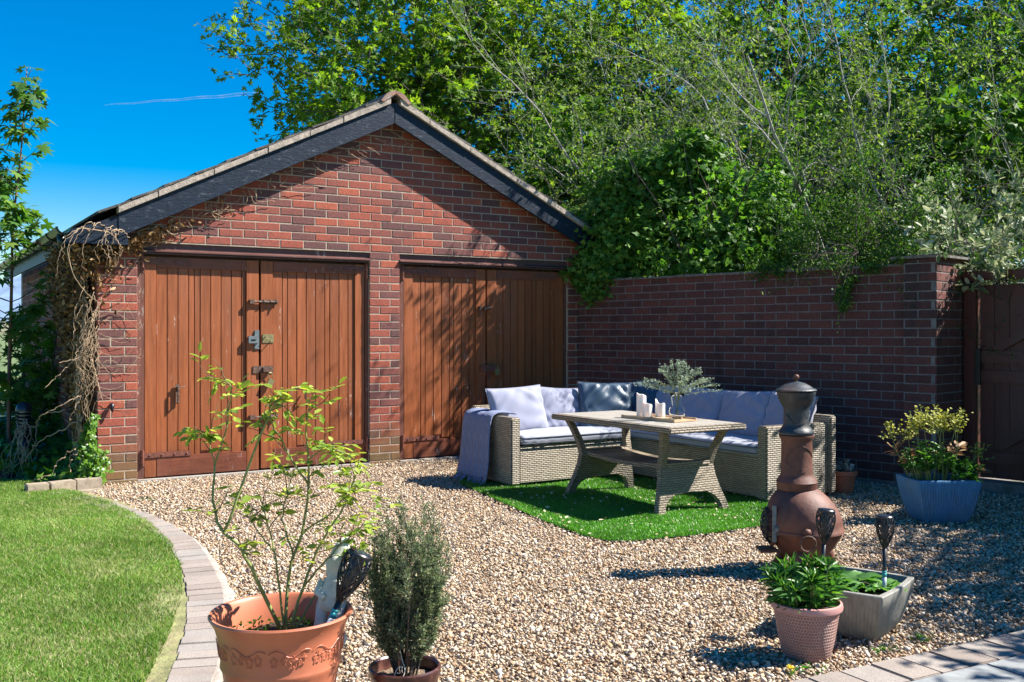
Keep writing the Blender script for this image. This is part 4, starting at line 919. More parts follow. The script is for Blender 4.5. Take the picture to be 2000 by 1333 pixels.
# ------------------------------------------------------------------ chiminea
def chiminea():
    t = thing('chiminea', 'rusty cast iron chiminea with blackened upper chimney and lid', 'chiminea', (4.135, 3.70, 0), math.atan2(RV[1], RV[0]))  # local x = camera right
    dx = -.042
    pr = [(0, .045), (.06, .052), (.11, .085), (.15, .13), (.182, .18), (.196, .212), (.204, .214), (.204, .226), (.199, .232), (.199, .262), (.194, .295), (.184, .328), (.169, .360), (.149, .390), (.125, .415), (.10, .436), (.08, .448)]
    m = MB(); m.lathe(pr, 56); m.v = [(p[0]+dx*max(0, (p[2]-.2)/.25)**1.6*.9, p[1], p[2]) for p in m.v]
    b = m.build('body', M['iron'], t, smooth='auto')
    m = MB(); pr = [(.100, .432), (.106, .445), (.104, .468), (.108, .474), (.103, .482), (.096, .495), (.087, .507), (.083, .52), (.081, .62), (.080, .68), (.084, .70), (.092, .712), (.092, .722), (.07, .724)]
    m.lathe(pr, 48, (dx, 0, 0)); n1 = m.build('lower_chimney', M['iron'], t, smooth='auto')
    # embossed lines on the neck
    for z0 in (.60,):
        e = MB()
        for s in (-1, 1):
            pts = [(dx+.0815*math.sin(a)*1.0, -.0815*math.cos(a)-.001, z0+s*.07*math.cos(a*1.4)) for a in np.linspace(-1.05, 1.05, 22)]
            e.tube(pts, .0022, 5)
        e.build('embossed_line', M['iron'], n1)
    m = MB(); pr = [(.088, .726), (.093, .735), (.092, .742), (.080, .757), (.070, .772), (.067, .79), (.066, .84), (.067, .868), (.075, .882), (.090, .91), (.099, .935), (.102, .952), (.098, .955)]
    m.lathe(pr, 48, (dx-.003, 0, 0)); n2 = m.build('upper_chimney', M['ironblack'], t, smooth='auto')
    e = MB(); pts = [(dx-.003+.0685*math.sin(a), -.0685*math.cos(a)-.001, .835-.05*math.cos(a*1.4)) for a in np.linspace(-1.1, 1.1, 22)]; e.tube(pts, .0022, 5); e.build('embossed_line', M['ironblack'], n2)
    m = MB(); pr = [(.0, .955), (.104, .957), (.107, .963), (.102, .969), (.088, .972), (.075, .985), (.045, 1.0), (.015, 1.008), (.0, 1.009)]; m.lathe(pr, 48, (dx-.003, 0, 0)); l = m.build('lid', M['ironblack'], t, smooth='auto')
    m = MB(); m.lathe([(.006, 1.006), (.006, 1.018), (.014, 1.024), (.016, 1.034), (.011, 1.044), (0, 1.047)], 20, (dx-.003, 0, 0)); m.build('knob', M['iron'], l, smooth=True)
    for (a, ) in ((-2.0,), (.25,), (2.2,)):
        c, s = math.cos(a), math.sin(a); m = MB()
        m.tube([(.10*c, .10*s, .12), (.135*c, .135*s, .085), (.16*c, .16*s, .035), (.185*c, .185*s, -.005)], [.045, .036, .028, .03], 12); m.build('leg', M['iron'], t, smooth=True)
    # side ring handle facing the viewer
    ax, ay, az = -.045, -.190, .24
    h = MB(); h.lathe([(0, -.02), (.02, -.012), (.024, 0), (.018, .014), (0, .02)], 16, (ax, ay-.005, az)); 
    hb = h.build('handle_boss', M['iron'], t, smooth=True)
    h = MB(); pts = [(ax+.040*math.sin(a), ay-.026-.004*math.cos(a), az-.056+.040*math.cos(a)) for a in np.linspace(0, 2*PI, 33)]; h.tube(pts, .0045, 8, cap=False); h.build('ring_handle', M['rust'], t, smooth=True)
    # mouth with mesh guard on the left side
    mo = MB(); A = [(-.165-.012*math.cos(a)*0-.02, .085*math.sin(a), .245+.105*math.cos(a)) for a in np.linspace(0, 2*PI, 33)]
    A = [(-.178-.0*i, y, z) for i, (x, y, z) in enumerate(A)]
    mo.tube(A, .011, 8, cap=False); mo.build('mouth_rim', M['iron'], t, smooth=True)
    fl = MB(); fl.prism([(.075*math.sin(a), .245+.095*math.cos(a)) for a in np.linspace(0, 2*PI, 25)[:-1]], (-.175, 0, 0), (0, 1, 0), (0, 0, 1), (-.008, 0, 0)); fl.build('mouth_opening', M['black'], t)
    gd = MB()
    for i in range(9):
        a = -1+2*i/8; w = math.sqrt(max(0, 1-a*a)) if abs(a) < 1 else 0
        if w > .15: gd.tube([(-.182, .09*a, .245-.105*w), (-.215, .085*a, .245-.07*w), (-.222, .083*a, .245), (-.212, .085*a, .245+.07*w), (-.182, .09*a, .245+.105*w)], .0022, 4)
        z = .245+.105*a
        if w > .15: gd.tube([(-.182, -.09*w, z), (-.215, -.06*w, z), (-.222, 0, z), (-.215, .06*w, z), (-.182, .09*w, z)], .0022, 4)
    for q in range(-6, 7):
        for s in (-1, 1):
            pts = []
            for u in np.linspace(-1, 1, 9):
                y = .09*u; z = .245+s*.10*u+q*.022
                rr = (y/.09)**2+((z-.245)/.105)**2
                if rr < 1: pts.append((-.182-.04*math.sqrt(1-rr), y, z))
            if len(pts) > 1: gd.tube(pts, .0016, 4)
    gd.build('mesh_guard', M['black'], t)
    br = MB(); br.b2(-.196, -.176, -.10, -.085, .17, .36); br.b2(-.19, -.14, -.11, -.095, .225, .25); br.tube([(-.185, -.105, .255), (-.15, -.115, .255), (-.15, -.115, .215), (-.185, -.105, .21)], .004, 6); br.build('guard_bracket', M['steel'], t, bevel=.002)
    lp = MB(); lp.b2(-.25, -.15, -.06, .06, .105, .12); lp.build('ash_lip', M['iron'], t, bevel=.004)
chiminea()
# ------------------------------------------------------------------ solar torches
def torch(label, base, top, sc=1.0, label_at=.35):
    base = Vector(base); top = Vector(top); ax = (top-base); L = ax.length
    t = thing('solar_torch', label, 'solar torch', base, 0, 'black solar torch lights'); t.rotation_mode = 'QUATERNION'; t.rotation_quaternion = ax.to_track_quat('Z', 'Y')
    H = .145*sc; z0 = L-H; R = .037*sc
    prof = [(0.10, 0), (.30, .10), (.62, .28), (.9, .5), (1.0, .7), (.97, .85), (.86, .93)]
    p = MB(); p.tube([(0, 0, 0), (0, 0, z0+.01)], .0085*sc, 10); p.build('pole', M['black'], t, smooth=True)
    cl = MB(); cl.tube([(0, 0, label_at*L), (0, 0, label_at*L+.018)], .0095*sc, 12); cl.tube([(0, 0, label_at*L+.019), (0, 0, label_at*L+.026)], .0098*sc, 12); cl.build('teal_band', M['teal'], t, smooth=True)
    cl = MB(); cl.tube([(0, 0, label_at*L-.06*sc), (0, 0, label_at*L-.001)], .0093*sc, 12); cl.build('paper_label', M['labelgrey'], t, smooth=True)
    i = MB(); i.lathe([(R*.5*q[0], z0+H*q[1]) for q in prof], 16); i.build('light_insert', M['lampwhite'], t, smooth=True)
    def rad(f): return R*np.interp(f, [q[1] for q in prof], [q[0] for q in prof])
    g = MB(); fs = np.linspace(.0, .93, 14)
    for k in range(9):
        for s in (-1, 1):
            g.tube([(rad(f)*math.cos(k*2*PI/9+s*f*3.0), rad(f)*math.sin(k*2*PI/9+s*f*3.0), z0+H*f) for f in fs], .0022*sc, 4)
    for k in range(5): g.tube([(rad(f)*1.02*math.cos(k*2*PI/5), rad(f)*1.02*math.sin(k*2*PI/5), z0+H*f) for f in fs], .0034*sc, 5)
    g.build('lattice_shade', M['black'], t)
    sl_ = MB(); aa = -1.2
    for k in range(9):
        f = .26+k*.07; rr = rad(f)*.93; w_ = .011*sc*(.7+.5*min(f, .7)); cx, cy = rr*math.cos(aa), rr*math.sin(aa); tx, ty = -math.sin(aa), math.cos(aa)
        sl_.add([(cx-tx*w_, cy-ty*w_, z0+H*f), (cx+tx*w_, cy+ty*w_, z0+H*f), (cx+tx*w_, cy+ty*w_, z0+H*(f+.035)), (cx-tx*w_, cy-ty*w_, z0+H*(f+.035)), (cx*.96, cy*.96, z0+H*(f+.017))], [(0, 1, 2, 3), (0, 4, 1), (1, 4, 2), (2, 4, 3), (3, 4, 0)])
    sl_.build('light_slots', M['lampslot'], t)
    c = MB(); c.lathe([(R*.80, z0+H*.90), (R*.93, z0+H*.91), (R*.93, z0+H*.96), (R*.84, z0+H*.985), (0, z0+H*.985)], 28); cp = c.build('cap', M['black'], t, smooth='auto')
    c = MB(); c.lathe([(R*.74, z0+H*.99), (0, z0+H*.992)], 28); c.build('solar_panel', M['solar'], cp)
# ------------------------------------------------------------------ generic plant helpers
def stemleaves(rg, polylines, per, tmpl, size, spread=.0, up=.3, start=.25, ang=.9):
    pos, xd, zd = [], [], []
    for Q in polylines:
        Q = np.asarray(Q, float); k = len(Q)
        for _ in range(per):
            f = rg.uniform(start, 1)*(k-1); i = min(int(f), k-2); p = Q[i]+(Q[i+1]-Q[i])*(f-i); T = Q[i+1]-Q[i]; T = T/(np.linalg.norm(T)+1e-9)
            s = rg.normal(size=3); s -= T*np.dot(s, T); s /= np.linalg.norm(s)+1e-9
            pos.append(p+s*spread*rg.uniform()); xd.append(T*math.cos(ang)+s*math.sin(ang)); zd.append(np.array([0, 0, 1.])*up+T*.3+rg.normal(size=3)*.35)
    pos, xd, zd = map(np.array, (pos, xd, zd)); n = len(pos)
    sc = rg.uniform(size[0], size[1], n)
    return inst(*tmpl, pos, frames(xd, zd), sc)
def polypts(rg, p, d, L, n, wob, up):
    P = [np.array(p, float)]; d = np.array(d, float); d /= np.linalg.norm(d)
    for i in range(n):
        d = d+rg.normal(size=3)*wob+np.array([0, 0, up]); d /= np.linalg.norm(d); P.append(P[-1]+d*L/n)
    return np.array(P)
def grow(rg, p, d, L, r, lv, cfg, out, tips):
    n = cfg['n'][lv]; P = polypts(rg, p, d, L, n, cfg['wob'][lv], cfg['up'][lv]); last = lv == len(cfg['k'])
    out.append((lv, P, np.linspace(r, max(r*(.3 if not last else .35), .0012), n+1)))
    if last: tips.append(P); return
    for c in range(cfg['k'][lv]):
        f = cfg['t0'][lv]+(1-cfg['t0'][lv])*((c+rg.uniform())/cfg['k'][lv]); q = f*n; i = min(int(q), n-1); pt = P[i]+(P[i+1]-P[i])*(q-i)
        T = P[i+1]-P[i]; T /= np.linalg.norm(T); s = rg.normal(size=3); s -= T*np.dot(s, T); s /= np.linalg.norm(s); a = cfg['ang'][lv]*rg.uniform(.7, 1.25)
        grow(rg, pt, T*math.cos(a)+s*math.sin(a), L*cfg['lr'][lv]*rg.uniform(.7, 1.15)*(1-.35*f), r*(1-.7*f)*cfg.get('rr', .6), lv+1, cfg, out, tips)
    if cfg.get('cont', True):
        T = P[-1]-P[-2]; grow(rg, P[-1], T, L*cfg['lr'][lv]*.8, r*.3, lv+1, cfg, out, tips)
def woodmesh(out, sides=(8, 6, 4, 3, 3)):
    m = MB()
    for lv, P, R in out: m.tube(P, R, sides[min(lv, 4)], cap=False)
    return m
# ------------------------------------------------------------------ pots and their plants
def pot_terracotta():
    t = thing('terracotta_pot', 'large terracotta plant pot with embossed vine band and flared rim', 'pot', (.985, 2.90, 0))
    Z = .43; R = .208
    pr = [(0, .0), (.125, .0), (.13, .005), (.158, .20), (.172, .275), (.178, .285), (.1775, .292), (.176, .30), (.186, .375), (.195, .405), (.207, .424), (.212, .432), (.209, .438), (.200, .436), (.192, .425), (.184, .37), (.178, .34), (0, .338)]
    m = MB(); m.lathe(pr, 96, fn=lambda a, z: 1+(.010*math.sin(a*26) if .01 < z < .27 else 0)); m.build('pot', M['terra'], t, smooth='auto')
    # embossed vine motif
    r = random.Random(3); e = MB()
    def q(a, z): rr = .1775+(z-.30)*.135+.0008; return (rr*math.cos(a), rr*math.sin(a), z)
    for k in range(9):
        a0 = k*2*PI/9
        e.tube([q(a0+f*.66, .362+.010*math.sin(f*9)) for f in np.linspace(0, 1, 14)], .0013, 4)
        for j in range(4):
            a1 = a0+.08+j*.15; z1 = .355+.008*math.sin(j*3); s = r.uniform(.8, 1.2)
            e.tube([q(a1+.045*s*math.sin(b)*(1+.35*math.cos(5*b)), z1-.016+.014*s*math.cos(b)*(1+.3*math.cos(5*b))) for b in np.linspace(0, 2*PI, 22)], .0011, 4)
    e.build('embossed_vine', M['terra'], t)
    s = MB(); n = 40; vs = [(0, 0, .36)]; rg = random.Random(2)
    for k in range(1, 9):
        for j in range(n): a = j*2*PI/n; vs.append((k/8*.182*math.cos(a), k/8*.182*math.sin(a), .365-.018*(k/8)**2+rg.uniform(-.006, .006)))
    fs = [(0, 1+j, 1+(j+1) % n) for j in range(n)]+[(1+(k-1)*n+j, 1+k*n+j, 1+k*n+(j+1) % n, 1+(k-1)*n+(j+1) % n) for k in range(1, 8) for j in range(n)]
    s.add(vs, fs); s.build('soil', M['soil'], t)
    s = np.random.default_rng(3); n = 500; a = s.uniform(0, 2*PI, n); rr = np.sqrt(s.uniform(size=n))*.17
    V, F = inst(*LF_DIA, np.stack([rr*np.cos(a), rr*np.sin(a), np.full(n, .372)], 1), rotmats(s, n, np.array([[0, 0, 1.]]), .9), s.uniform(.006, .02, n)); fastmesh('moss', V, F, t, [M['ivy']])
pot_terracotta()
def rose():
    base = np.array([.985, 2.90, 0]); t = thing('rose_bush', 'leggy rose bush with pale green young leaves in terracotta pot', 'bush', (.985, 2.90, .36))
    rg = np.random.default_rng(12); k = .00154
    def L(x, y, d=0.): # design coordinates: sideways, depth offset, height above soil
        a = (x-552)*k; h = 1.27-(y-650)*k-.36; q = RV*a+FV*d; return np.array([q[0], q[1], h])
    S = []
    def st(pts, r0, r1, n=16):
        P = np.array([L(*p) for p in pts]); Q = np.stack([np.interp(np.linspace(0, len(P)-1, n), range(len(P)), P[:, c]) for c in range(3)], 1)
        Q[1:-1] = (Q[:-2]+2*Q[1:-1]+Q[2:])/4; Q[1:-1] += rg.normal(size=Q[1:-1].shape)*.0016; S.append((Q, np.linspace(r0, r1, n))); return Q
    main = [([(552, 1232, 0), (520, 1150, -.03), (497, 1090, -.05), (480, 1052, -.06), (450, 1035, -.06), (432, 1000, -.05), (425, 950, -.04), (430, 900, -.04)], .0065, .003),
            ([(450, 1035, -.06), (470, 980, -.05), (490, 920, -.04), (515, 850, -.03), (535, 800, -.02), (560, 765, -.02), (590, 755, 0)], .0045, .002),
            ([(430, 900, -.04), (440, 870, -.04), (452, 830, -.03), (456, 790, -.03), (462, 755, -.03), (446, 738, -.03)], .003, .0013),
            ([(430, 905, -.04), (418, 870, -.02), (410, 840, -.02)], .002, .001),
            ([(560, 1235, 0), (558, 1160, .02), (570, 1090, .03), (590, 1040, .04), (600, 960, .04), (600, 880, .03), (596, 820, .02), (606, 790, .02)], .0055, .002),
            ([(565, 1235, .01), (590, 1150, .03), (615, 1080, .05), (660, 1010, .06), (690, 940, .06), (700, 900, .05)], .005, .0018),
            ([(575, 1235, .02), (610, 1170, .06), (650, 1120, .08), (690, 1090, .1)], .004, .0015),
            ([(558, 1230, 0), (548, 1160, 0), (540, 1080, 0), (520, 1010, .01), (500, 960, .02)], .004, .0016),
            ([(600, 950, .04), (570, 905, .03), (548, 860, .02), (525, 805, .0), (540, 770, 0)], .0035, .0013),
            ([(592, 1040, .04), (640, 1010, .03), (680, 965, .0), (700, 955, 0)], .003, .0012),
            ([(590, 1150, .03), (640, 1090, .0), (690, 1040, -.02), (725, 1015, -.02)], .0035, .0013),
            ([(540, 1080, 0), (500, 1040, .03), (470, 1000, .05)], .003, .001),
            ([(600, 900, .03), (640, 870, .02), (660, 880, .02)], .0025, .001),
            ([(570, 1090, .03), (545, 1020, .05), (556, 960, .06), (570, 920, .07)], .003, .001)]
    Q = [st(*m) for m in main]
    tw = []
    for q in Q:
        for _ in range(5):
            i = rg.integers(5, len(q)-1); d = q[i+1 if i+1 < len(q) else i]-q[i-1]; d /= np.linalg.norm(d); s = rg.normal(size=3); d = d*.6+s*.5; p = polypts(rg, q[i], d, rg.uniform(.05, .13), 6, .15, -.02); S.append((p, np.linspace(.0018, .0008, 7))); tw.append(p)
    m = MB()
    for q, r in S[:14]: m.tube(q, r, 7)
    m.build('stems', M['stemgreen'], t, smooth=True); m = MB()
    for q, r in S[14:]: m.tube(q, r, 4)
    m.build('twigs', M['stembrown'], t)
    parts = []
    def spray(p, d, n=5, s=.040):
        d = d/np.linalg.norm(d)*np.array([1, 1, .45]); d = d/np.linalg.norm(d); side = np.cross(d, [0, 0, 1]); side /= np.linalg.norm(side)+1e-9
        pos, xd = [], []
        for j in range(n//2): 
            for sg in (-1, 1): pos.append(p+d*(.008+.013*j)); xd.append(side*sg+d*.55+np.array([0, 0, rg.uniform(-.5, .05)]))
        pos.append(p+d*(.010+.013*(n//2))); xd.append(d)
        pos = np.array(pos); xd = np.array(xd); parts.append(inst(*LF_OVAL, pos, frames(xd, np.array([[0, 0, 1.]])+rg.normal(size=xd.shape)*.45), rg.uniform(.75, 1.2, len(pos))*s))
    for p in tw:
        if rg.uniform() < .92: 
            for f in (3, 6):
                if rg.uniform() < .8: spray(p[f], p[f]-p[f-1]+rg.normal(size=3)*.012, 5, rg.uniform(.026, .042))
    for qi in (1, 2, 3, 4, 5, 8, 9, 10, 12):
        q = Q[qi]
        for i in (15, 14, 13, 12, 11, 10, 8): 
            if rg.uniform() < .9: spray(q[i], (q[i]-q[i-1])*.5+rg.normal(size=3)*.02, 5, rg.uniform(.028, .042))
    V, F = cat(parts); fastmesh('leaves', V, F, t, [M['rose']])
rose()
def ornament():
    p = np.array([.985, 2.90])+RV*.128+FV*.055; t = thing('stone_ornament', 'small weathered white stone garden figure behind the rose stems', 'ornament', (p[0], p[1], .36), math.atan2(RV[1], RV[0])); t.rotation_euler = (R_(-4), R_(8), math.atan2(RV[1], RV[0]))
    m = MB()
    for s in (-1, 1):
        m.tube([(s*.024, -.008, -.01), (s*.025, -.008, .03), (s*.026, -.004, .07), (s*.02, 0, .10)], [.021, .017, .019, .022], 14)
        m.tube([(s*.024, -.034, 0), (s*.024, -.012, .006)], [.013, .017], 12)
    m.lathe([(.0, .06), (.035, .065), (.043, .09), (.042, .12), (.034, .15), (.022, .168), (.018, .18), (.024, .192), (.026, .21), (.02, .228), (0, .236)], 24, fn=lambda a, z: 1+.06*math.sin(a*7)*(1 if z < .15 else 0))
    for s in (-1, 1): m.tube([(s*.036, -.006, .145), (s*.044, -.026, .115), (s*.018, -.044, .105)], [.014, .012, .010], 10)
    m.tube([(-.004, .012, .14), (-.010, .018, .20), (.006, .018, .255), (.012, .012, .285)], [.022, .03, .024, .006], 12)
    m.build('figure', M['statue'], t, smooth=True); b = MB(); b.lathe([(0, -.03), (.06, -.03), (.062, -.012), (.055, .0), (0, .002)], 24); b.build('plinth', M['statue'], t, smooth='auto')
ornament()
c0 = np.array([.985, 2.90])
b = c0+RV*.125-FV*.06; tp = c0+RV*.245-FV*.03
torch('black solar torch leaning out of the large terracotta pot', (b[0], b[1], .35), (tp[0], tp[1], .62), 1.12, .30)
def pot_conifer():
    t = thing('glazed_pot', 'dark brown glazed plant pot holding the small conifer', 'pot', (1.34, 2.79, 0))
    pr = [(0, 0), (.072, 0), (.078, .01), (.095, .12), (.104, .205), (.108, .215), (.112, .225), (.112, .24), (.106, .244), (.100, .238), (.096, .19), (0, .188)]
    m = MB(); m.lathe(pr, 56); m.build('pot', M['glaze'], t, smooth='auto'); s = MB(); rg = random.Random(1); n = 28; vs = [(0, 0, .212)]
    for k in range(1, 6):
        for j in range(n): a = j*2*PI/n; vs.append((k/5*.098*math.cos(a), k/5*.098*math.sin(a), .212-.008*(k/5)+rg.uniform(-.005, .005)))
    s.add(vs, [(0, 1+j, 1+(j+1) % n) for j in range(n)]+[(1+(k-1)*n+j, 1+k*n+j, 1+k*n+(j+1) % n, 1+(k-1)*n+(j+1) % n) for k in range(1, 5) for j in range(n)]); s.build('soil', M['soilpale'], t)
    c = thing('dwarf_conifer', 'small upright grey green conifer in brown glazed pot', 'conifer', (1.34, 2.79, .20)); rg = np.random.default_rng(6); out, tips = [], []
    A = math.atan2(RV[1], RV[0])
    for i in range(30):
        a = rg.uniform(0, 2*PI); q = i/30; lean = .10+.32*q
        h = .465*(1-.52*q)*rg.uniform(.85, 1.08)
        grow(rg, (.02*math.cos(a), .02*math.sin(a), 0), (math.cos(a)*lean, math.sin(a)*lean, 1), h, .0035, 0, dict(n=[9, 5, 4], wob=[.045, .12, .2], up=[.07, .13, .08], k=[13, 4], t0=[.18, .1], ang=[.55, .6], lr=[.24, .5], cont=True), out, tips)
    for sx, hh in ((-.11, .35), (.13, .33)):
        for j in range(4):
            p0 = RV*sx*.25; d = RV*sx*rg.uniform(.6, .95)+FV*rg.uniform(-.05, .05); grow(rg, (p0[0], p0[1], 0), (d[0]*2.2, d[1]*2.2, .8), hh*rg.uniform(.8, 1.05), .003, 0, dict(n=[9, 5, 4], wob=[.045, .12, .2], up=[.12, .13, .08], k=[13, 4], t0=[.25, .1], ang=[.5, .6], lr=[.24, .5]), out, tips)
    woodmesh(out, (5, 3, 3)).build('branches', M['barkdark'], c)
    V, F = stemleaves(rg, tips, 16, LF_LANCE, (.009, .019), .004, .1, .0, .7)
    fastmesh('foliage', V, F, c, [M['conifer']])
    w = MB(); P = np.array([(-.005, 0, .10), (.0, -.01, .08), (.006, -.01, .05), (.016, -.02, .03), (.012, -.03, .01), (-.006, -.035, .0), (-.018, -.03, .012), (-.008, -.025, .035), (.01, -.02, .04), (.0, -.02, .015), (-.01, -.025, .02)])
    P2 = np.stack([RV[0]*P[:, 0]+FV[0]*(P[:, 1]-.03)+1.335, RV[1]*P[:, 0]+FV[1]*(P[:, 1]-.03)+2.80, P[:, 2]+.215], 1); Q = smooth_line(P2, 40); w.tube(Q, .0014, 5); setp(w.build('loose_string', M['string'], smooth=True), 'curl of white string lying at the foot of the conifer', 'string')
pot_conifer()
def pot_pink():
    x, y = 3.05, 2.72
    t = thing('patterned_pot', 'pink dimpled round pot with lily like foliage', 'pot', (x, y, 0))
    m = MB(); m.lathe([(0, 0), (.088, 0), (.092, .006), (.108, .07), (.126, .185)], 64, cap=False); m.build('pot', M['pinkpot'], t, smooth='auto')
    m = MB(); m.lathe([(.1265, .186), (.137, .19), (.139, .2), (.136, .213), (.128, .216), (.123, .21), (.118, .18), (0, .178)], 64); m.build('rim', M['pinkrim'], t, smooth='auto')
    m = MB(); m.lathe([(.119, .190), (.08, .196), (0, .2)], 24); m.build('soil', M['soil'], t)
    c = thing('leafy_plant', 'bushy lance leaved green plant in the pink dimpled pot', 'plant', (x, y, .19)); rg = np.random.default_rng(9); polys = []; st = MB()
    for i in range(34):
        a = rg.uniform(0, 2*PI); r0 = math.sqrt(rg.uniform())*.085; ln = rg.uniform(.08, .19)*(1-.3*r0/.09)+(.05 if i < 6 else 0)
        P = polypts(rg, (r0*math.cos(a), r0*math.sin(a), 0), (math.cos(a)*r0*7, math.sin(a)*r0*7, 1), ln, 8, .05, .02); polys.append(P); st.tube(P, np.linspace(.003, .002, 9), 5)
    st.build('stems', M['stemgreen'], c)
    V1 = stemleaves(rg, polys, 20, ([(0, 0, 0), (.3, .11, .03), (.65, .09, .0), (1, 0, -.12), (.65, -.09, .0), (.3, -.11, .03), (.5, 0, -.02)], LF_OVAL[1]), (.05, .085), .0, .3, .15, 1.1); V2 = stemleaves(rg, polys, 9, LF_LANCE, (.04, .065), 0, .3, .85, .45)
    V, F = cat([V1, (V2[0], V2[1])]); fastmesh('leaves', V, F, c, [M['lance']])
pot_pink()
def square_pot(name, label, cx, cy, rz, wt, dt, wb, db, h, mat, nr, amp, wall=.022, soilz=.04):
    t = thing(name, label, 'planter', (cx, cy, 0), rz); m = MB()
    def ring(w, d, z, rib=True):
        P = []; 
        def side(a, b, n):
            for i in range(n):
                f = i/n; p = (a[0]+(b[0]-a[0])*f, a[1]+(b[1]-a[1])*f); L = math.hypot(b[0]-a[0], b[1]-a[1]); nx, ny = (b[1]-a[1])/L, -(b[0]-a[0])/L
                ed = min(f, 1-f); bul = .012*(1-(2*f-1)**2)*(1 if z > .01 else .3)
                q = (amp if (rib and i % 2 and .02 < ed) else 0); P.append((p[0]+nx*(q+bul), p[1]+ny*(q+bul), z))
        side((-w/2, -d/2), (w/2, -d/2), nr); side((w/2, -d/2), (w/2, d/2), nr); side((w/2, d/2), (-w/2, d/2), nr); side((-w/2, d/2), (-w/2, -d/2), nr); return P
    lv = []
    for f in (0, .15, .35, .55, .75, .93, 1.0):
        g = f**.62; lv.append(ring(wb+(wt-wb)*g, db+(dt-db)*g, f*h, f < .97))
    lv.append(ring(wt-.006, dt-.006, h+.004, False)); lv.append(ring(wt-2*wall, dt-2*wall, h+.004, False)); lv.append(ring(wt-2*wall-.01, dt-2*wall-.01, h-soilz, False))
    n = nr*4; vs = [p for L in lv for p in L]; fs = [(i*n+j, i*n+(j+1) % n, (i+1)*n+(j+1) % n, (i+1)*n+j) for i in range(len(lv)-1) for j in range(n)]
    fs.append(tuple(range(n-1, -1, -1))); m.add(vs, fs); m.build('shell', mat, t, smooth='auto')
    s = MB(); s.b2(-wt/2+wall, wt/2-wall, -dt/2+wall, dt/2-wall, h-soilz-.02, h-soilz+.002); s.build('soil', M['soil'], t); return t
gp_c = (3.50, 2.86)
square_pot('square_planter', 'square tapering grey planter with primrose beside the pink pot', gp_c[0], gp_c[1], R_(20), .43, .38, .27, .26, .205, M['greypot'], 44, .0035)
def primrose():
    t = thing('primrose_plant', 'crinkled leaf rosettes growing in the square grey planter', 'plant', (gp_c[0], gp_c[1], .165)); rg = np.random.default_rng(4); parts = []
    nx, ny = 13, 7
    for (cx, cy, n, s) in ((.02, .03, 13, .15), (-.10, -.03, 9, .12), (.08, -.07, 9, .12), (-.02, .11, 8, .12)):
        for i in range(n):
            a = i*2.4+rg.uniform(-.3, .3); L = s*rg.uniform(.75, 1.15); el = rg.uniform(.25, 1.0); W = L*.26; V, F = [], []
            for p in range(nx):
                for q in range(ny):
                    u = p/(nx-1); v = (q/(ny-1)-.5)*2; w = W*math.sin(min(1, u*1.02+.05)**.8*PI)**.7 if u < .98 else W*.12
                    x = L*u; z = L*(math.sin(el)*u-.75*u*u*math.sin(el))+.010*abs(v)-.0+.004*math.sin(p*3.1)*(1-abs(v)*.3)+.003*math.sin(q*3+p); y = v*w; x2 = x*math.cos(el*.6)
                    V.append((cx+x2*math.cos(a)-y*math.sin(a), cy+x2*math.sin(a)+y*math.cos(a), z+.005))
                    if p and q: k = p*ny+q; F.append((k, k-1, k-ny-1, k-ny))
            parts.append((np.array(V), np.array(F)))
    V, F = cat(parts); fastmesh('leaves', V, F, t, [M['prim']], smooth=True)
primrose()
torch('black solar torch standing upright in the square grey planter', (3.57, 2.76, .16), (3.575, 2.76, .495), 1.0, .22)
torch('black solar torch rising behind the pink pot foliage in the grey planter corner', (3.30, 2.87, .16), (3.33, 2.86, .53), 1.05, .3)
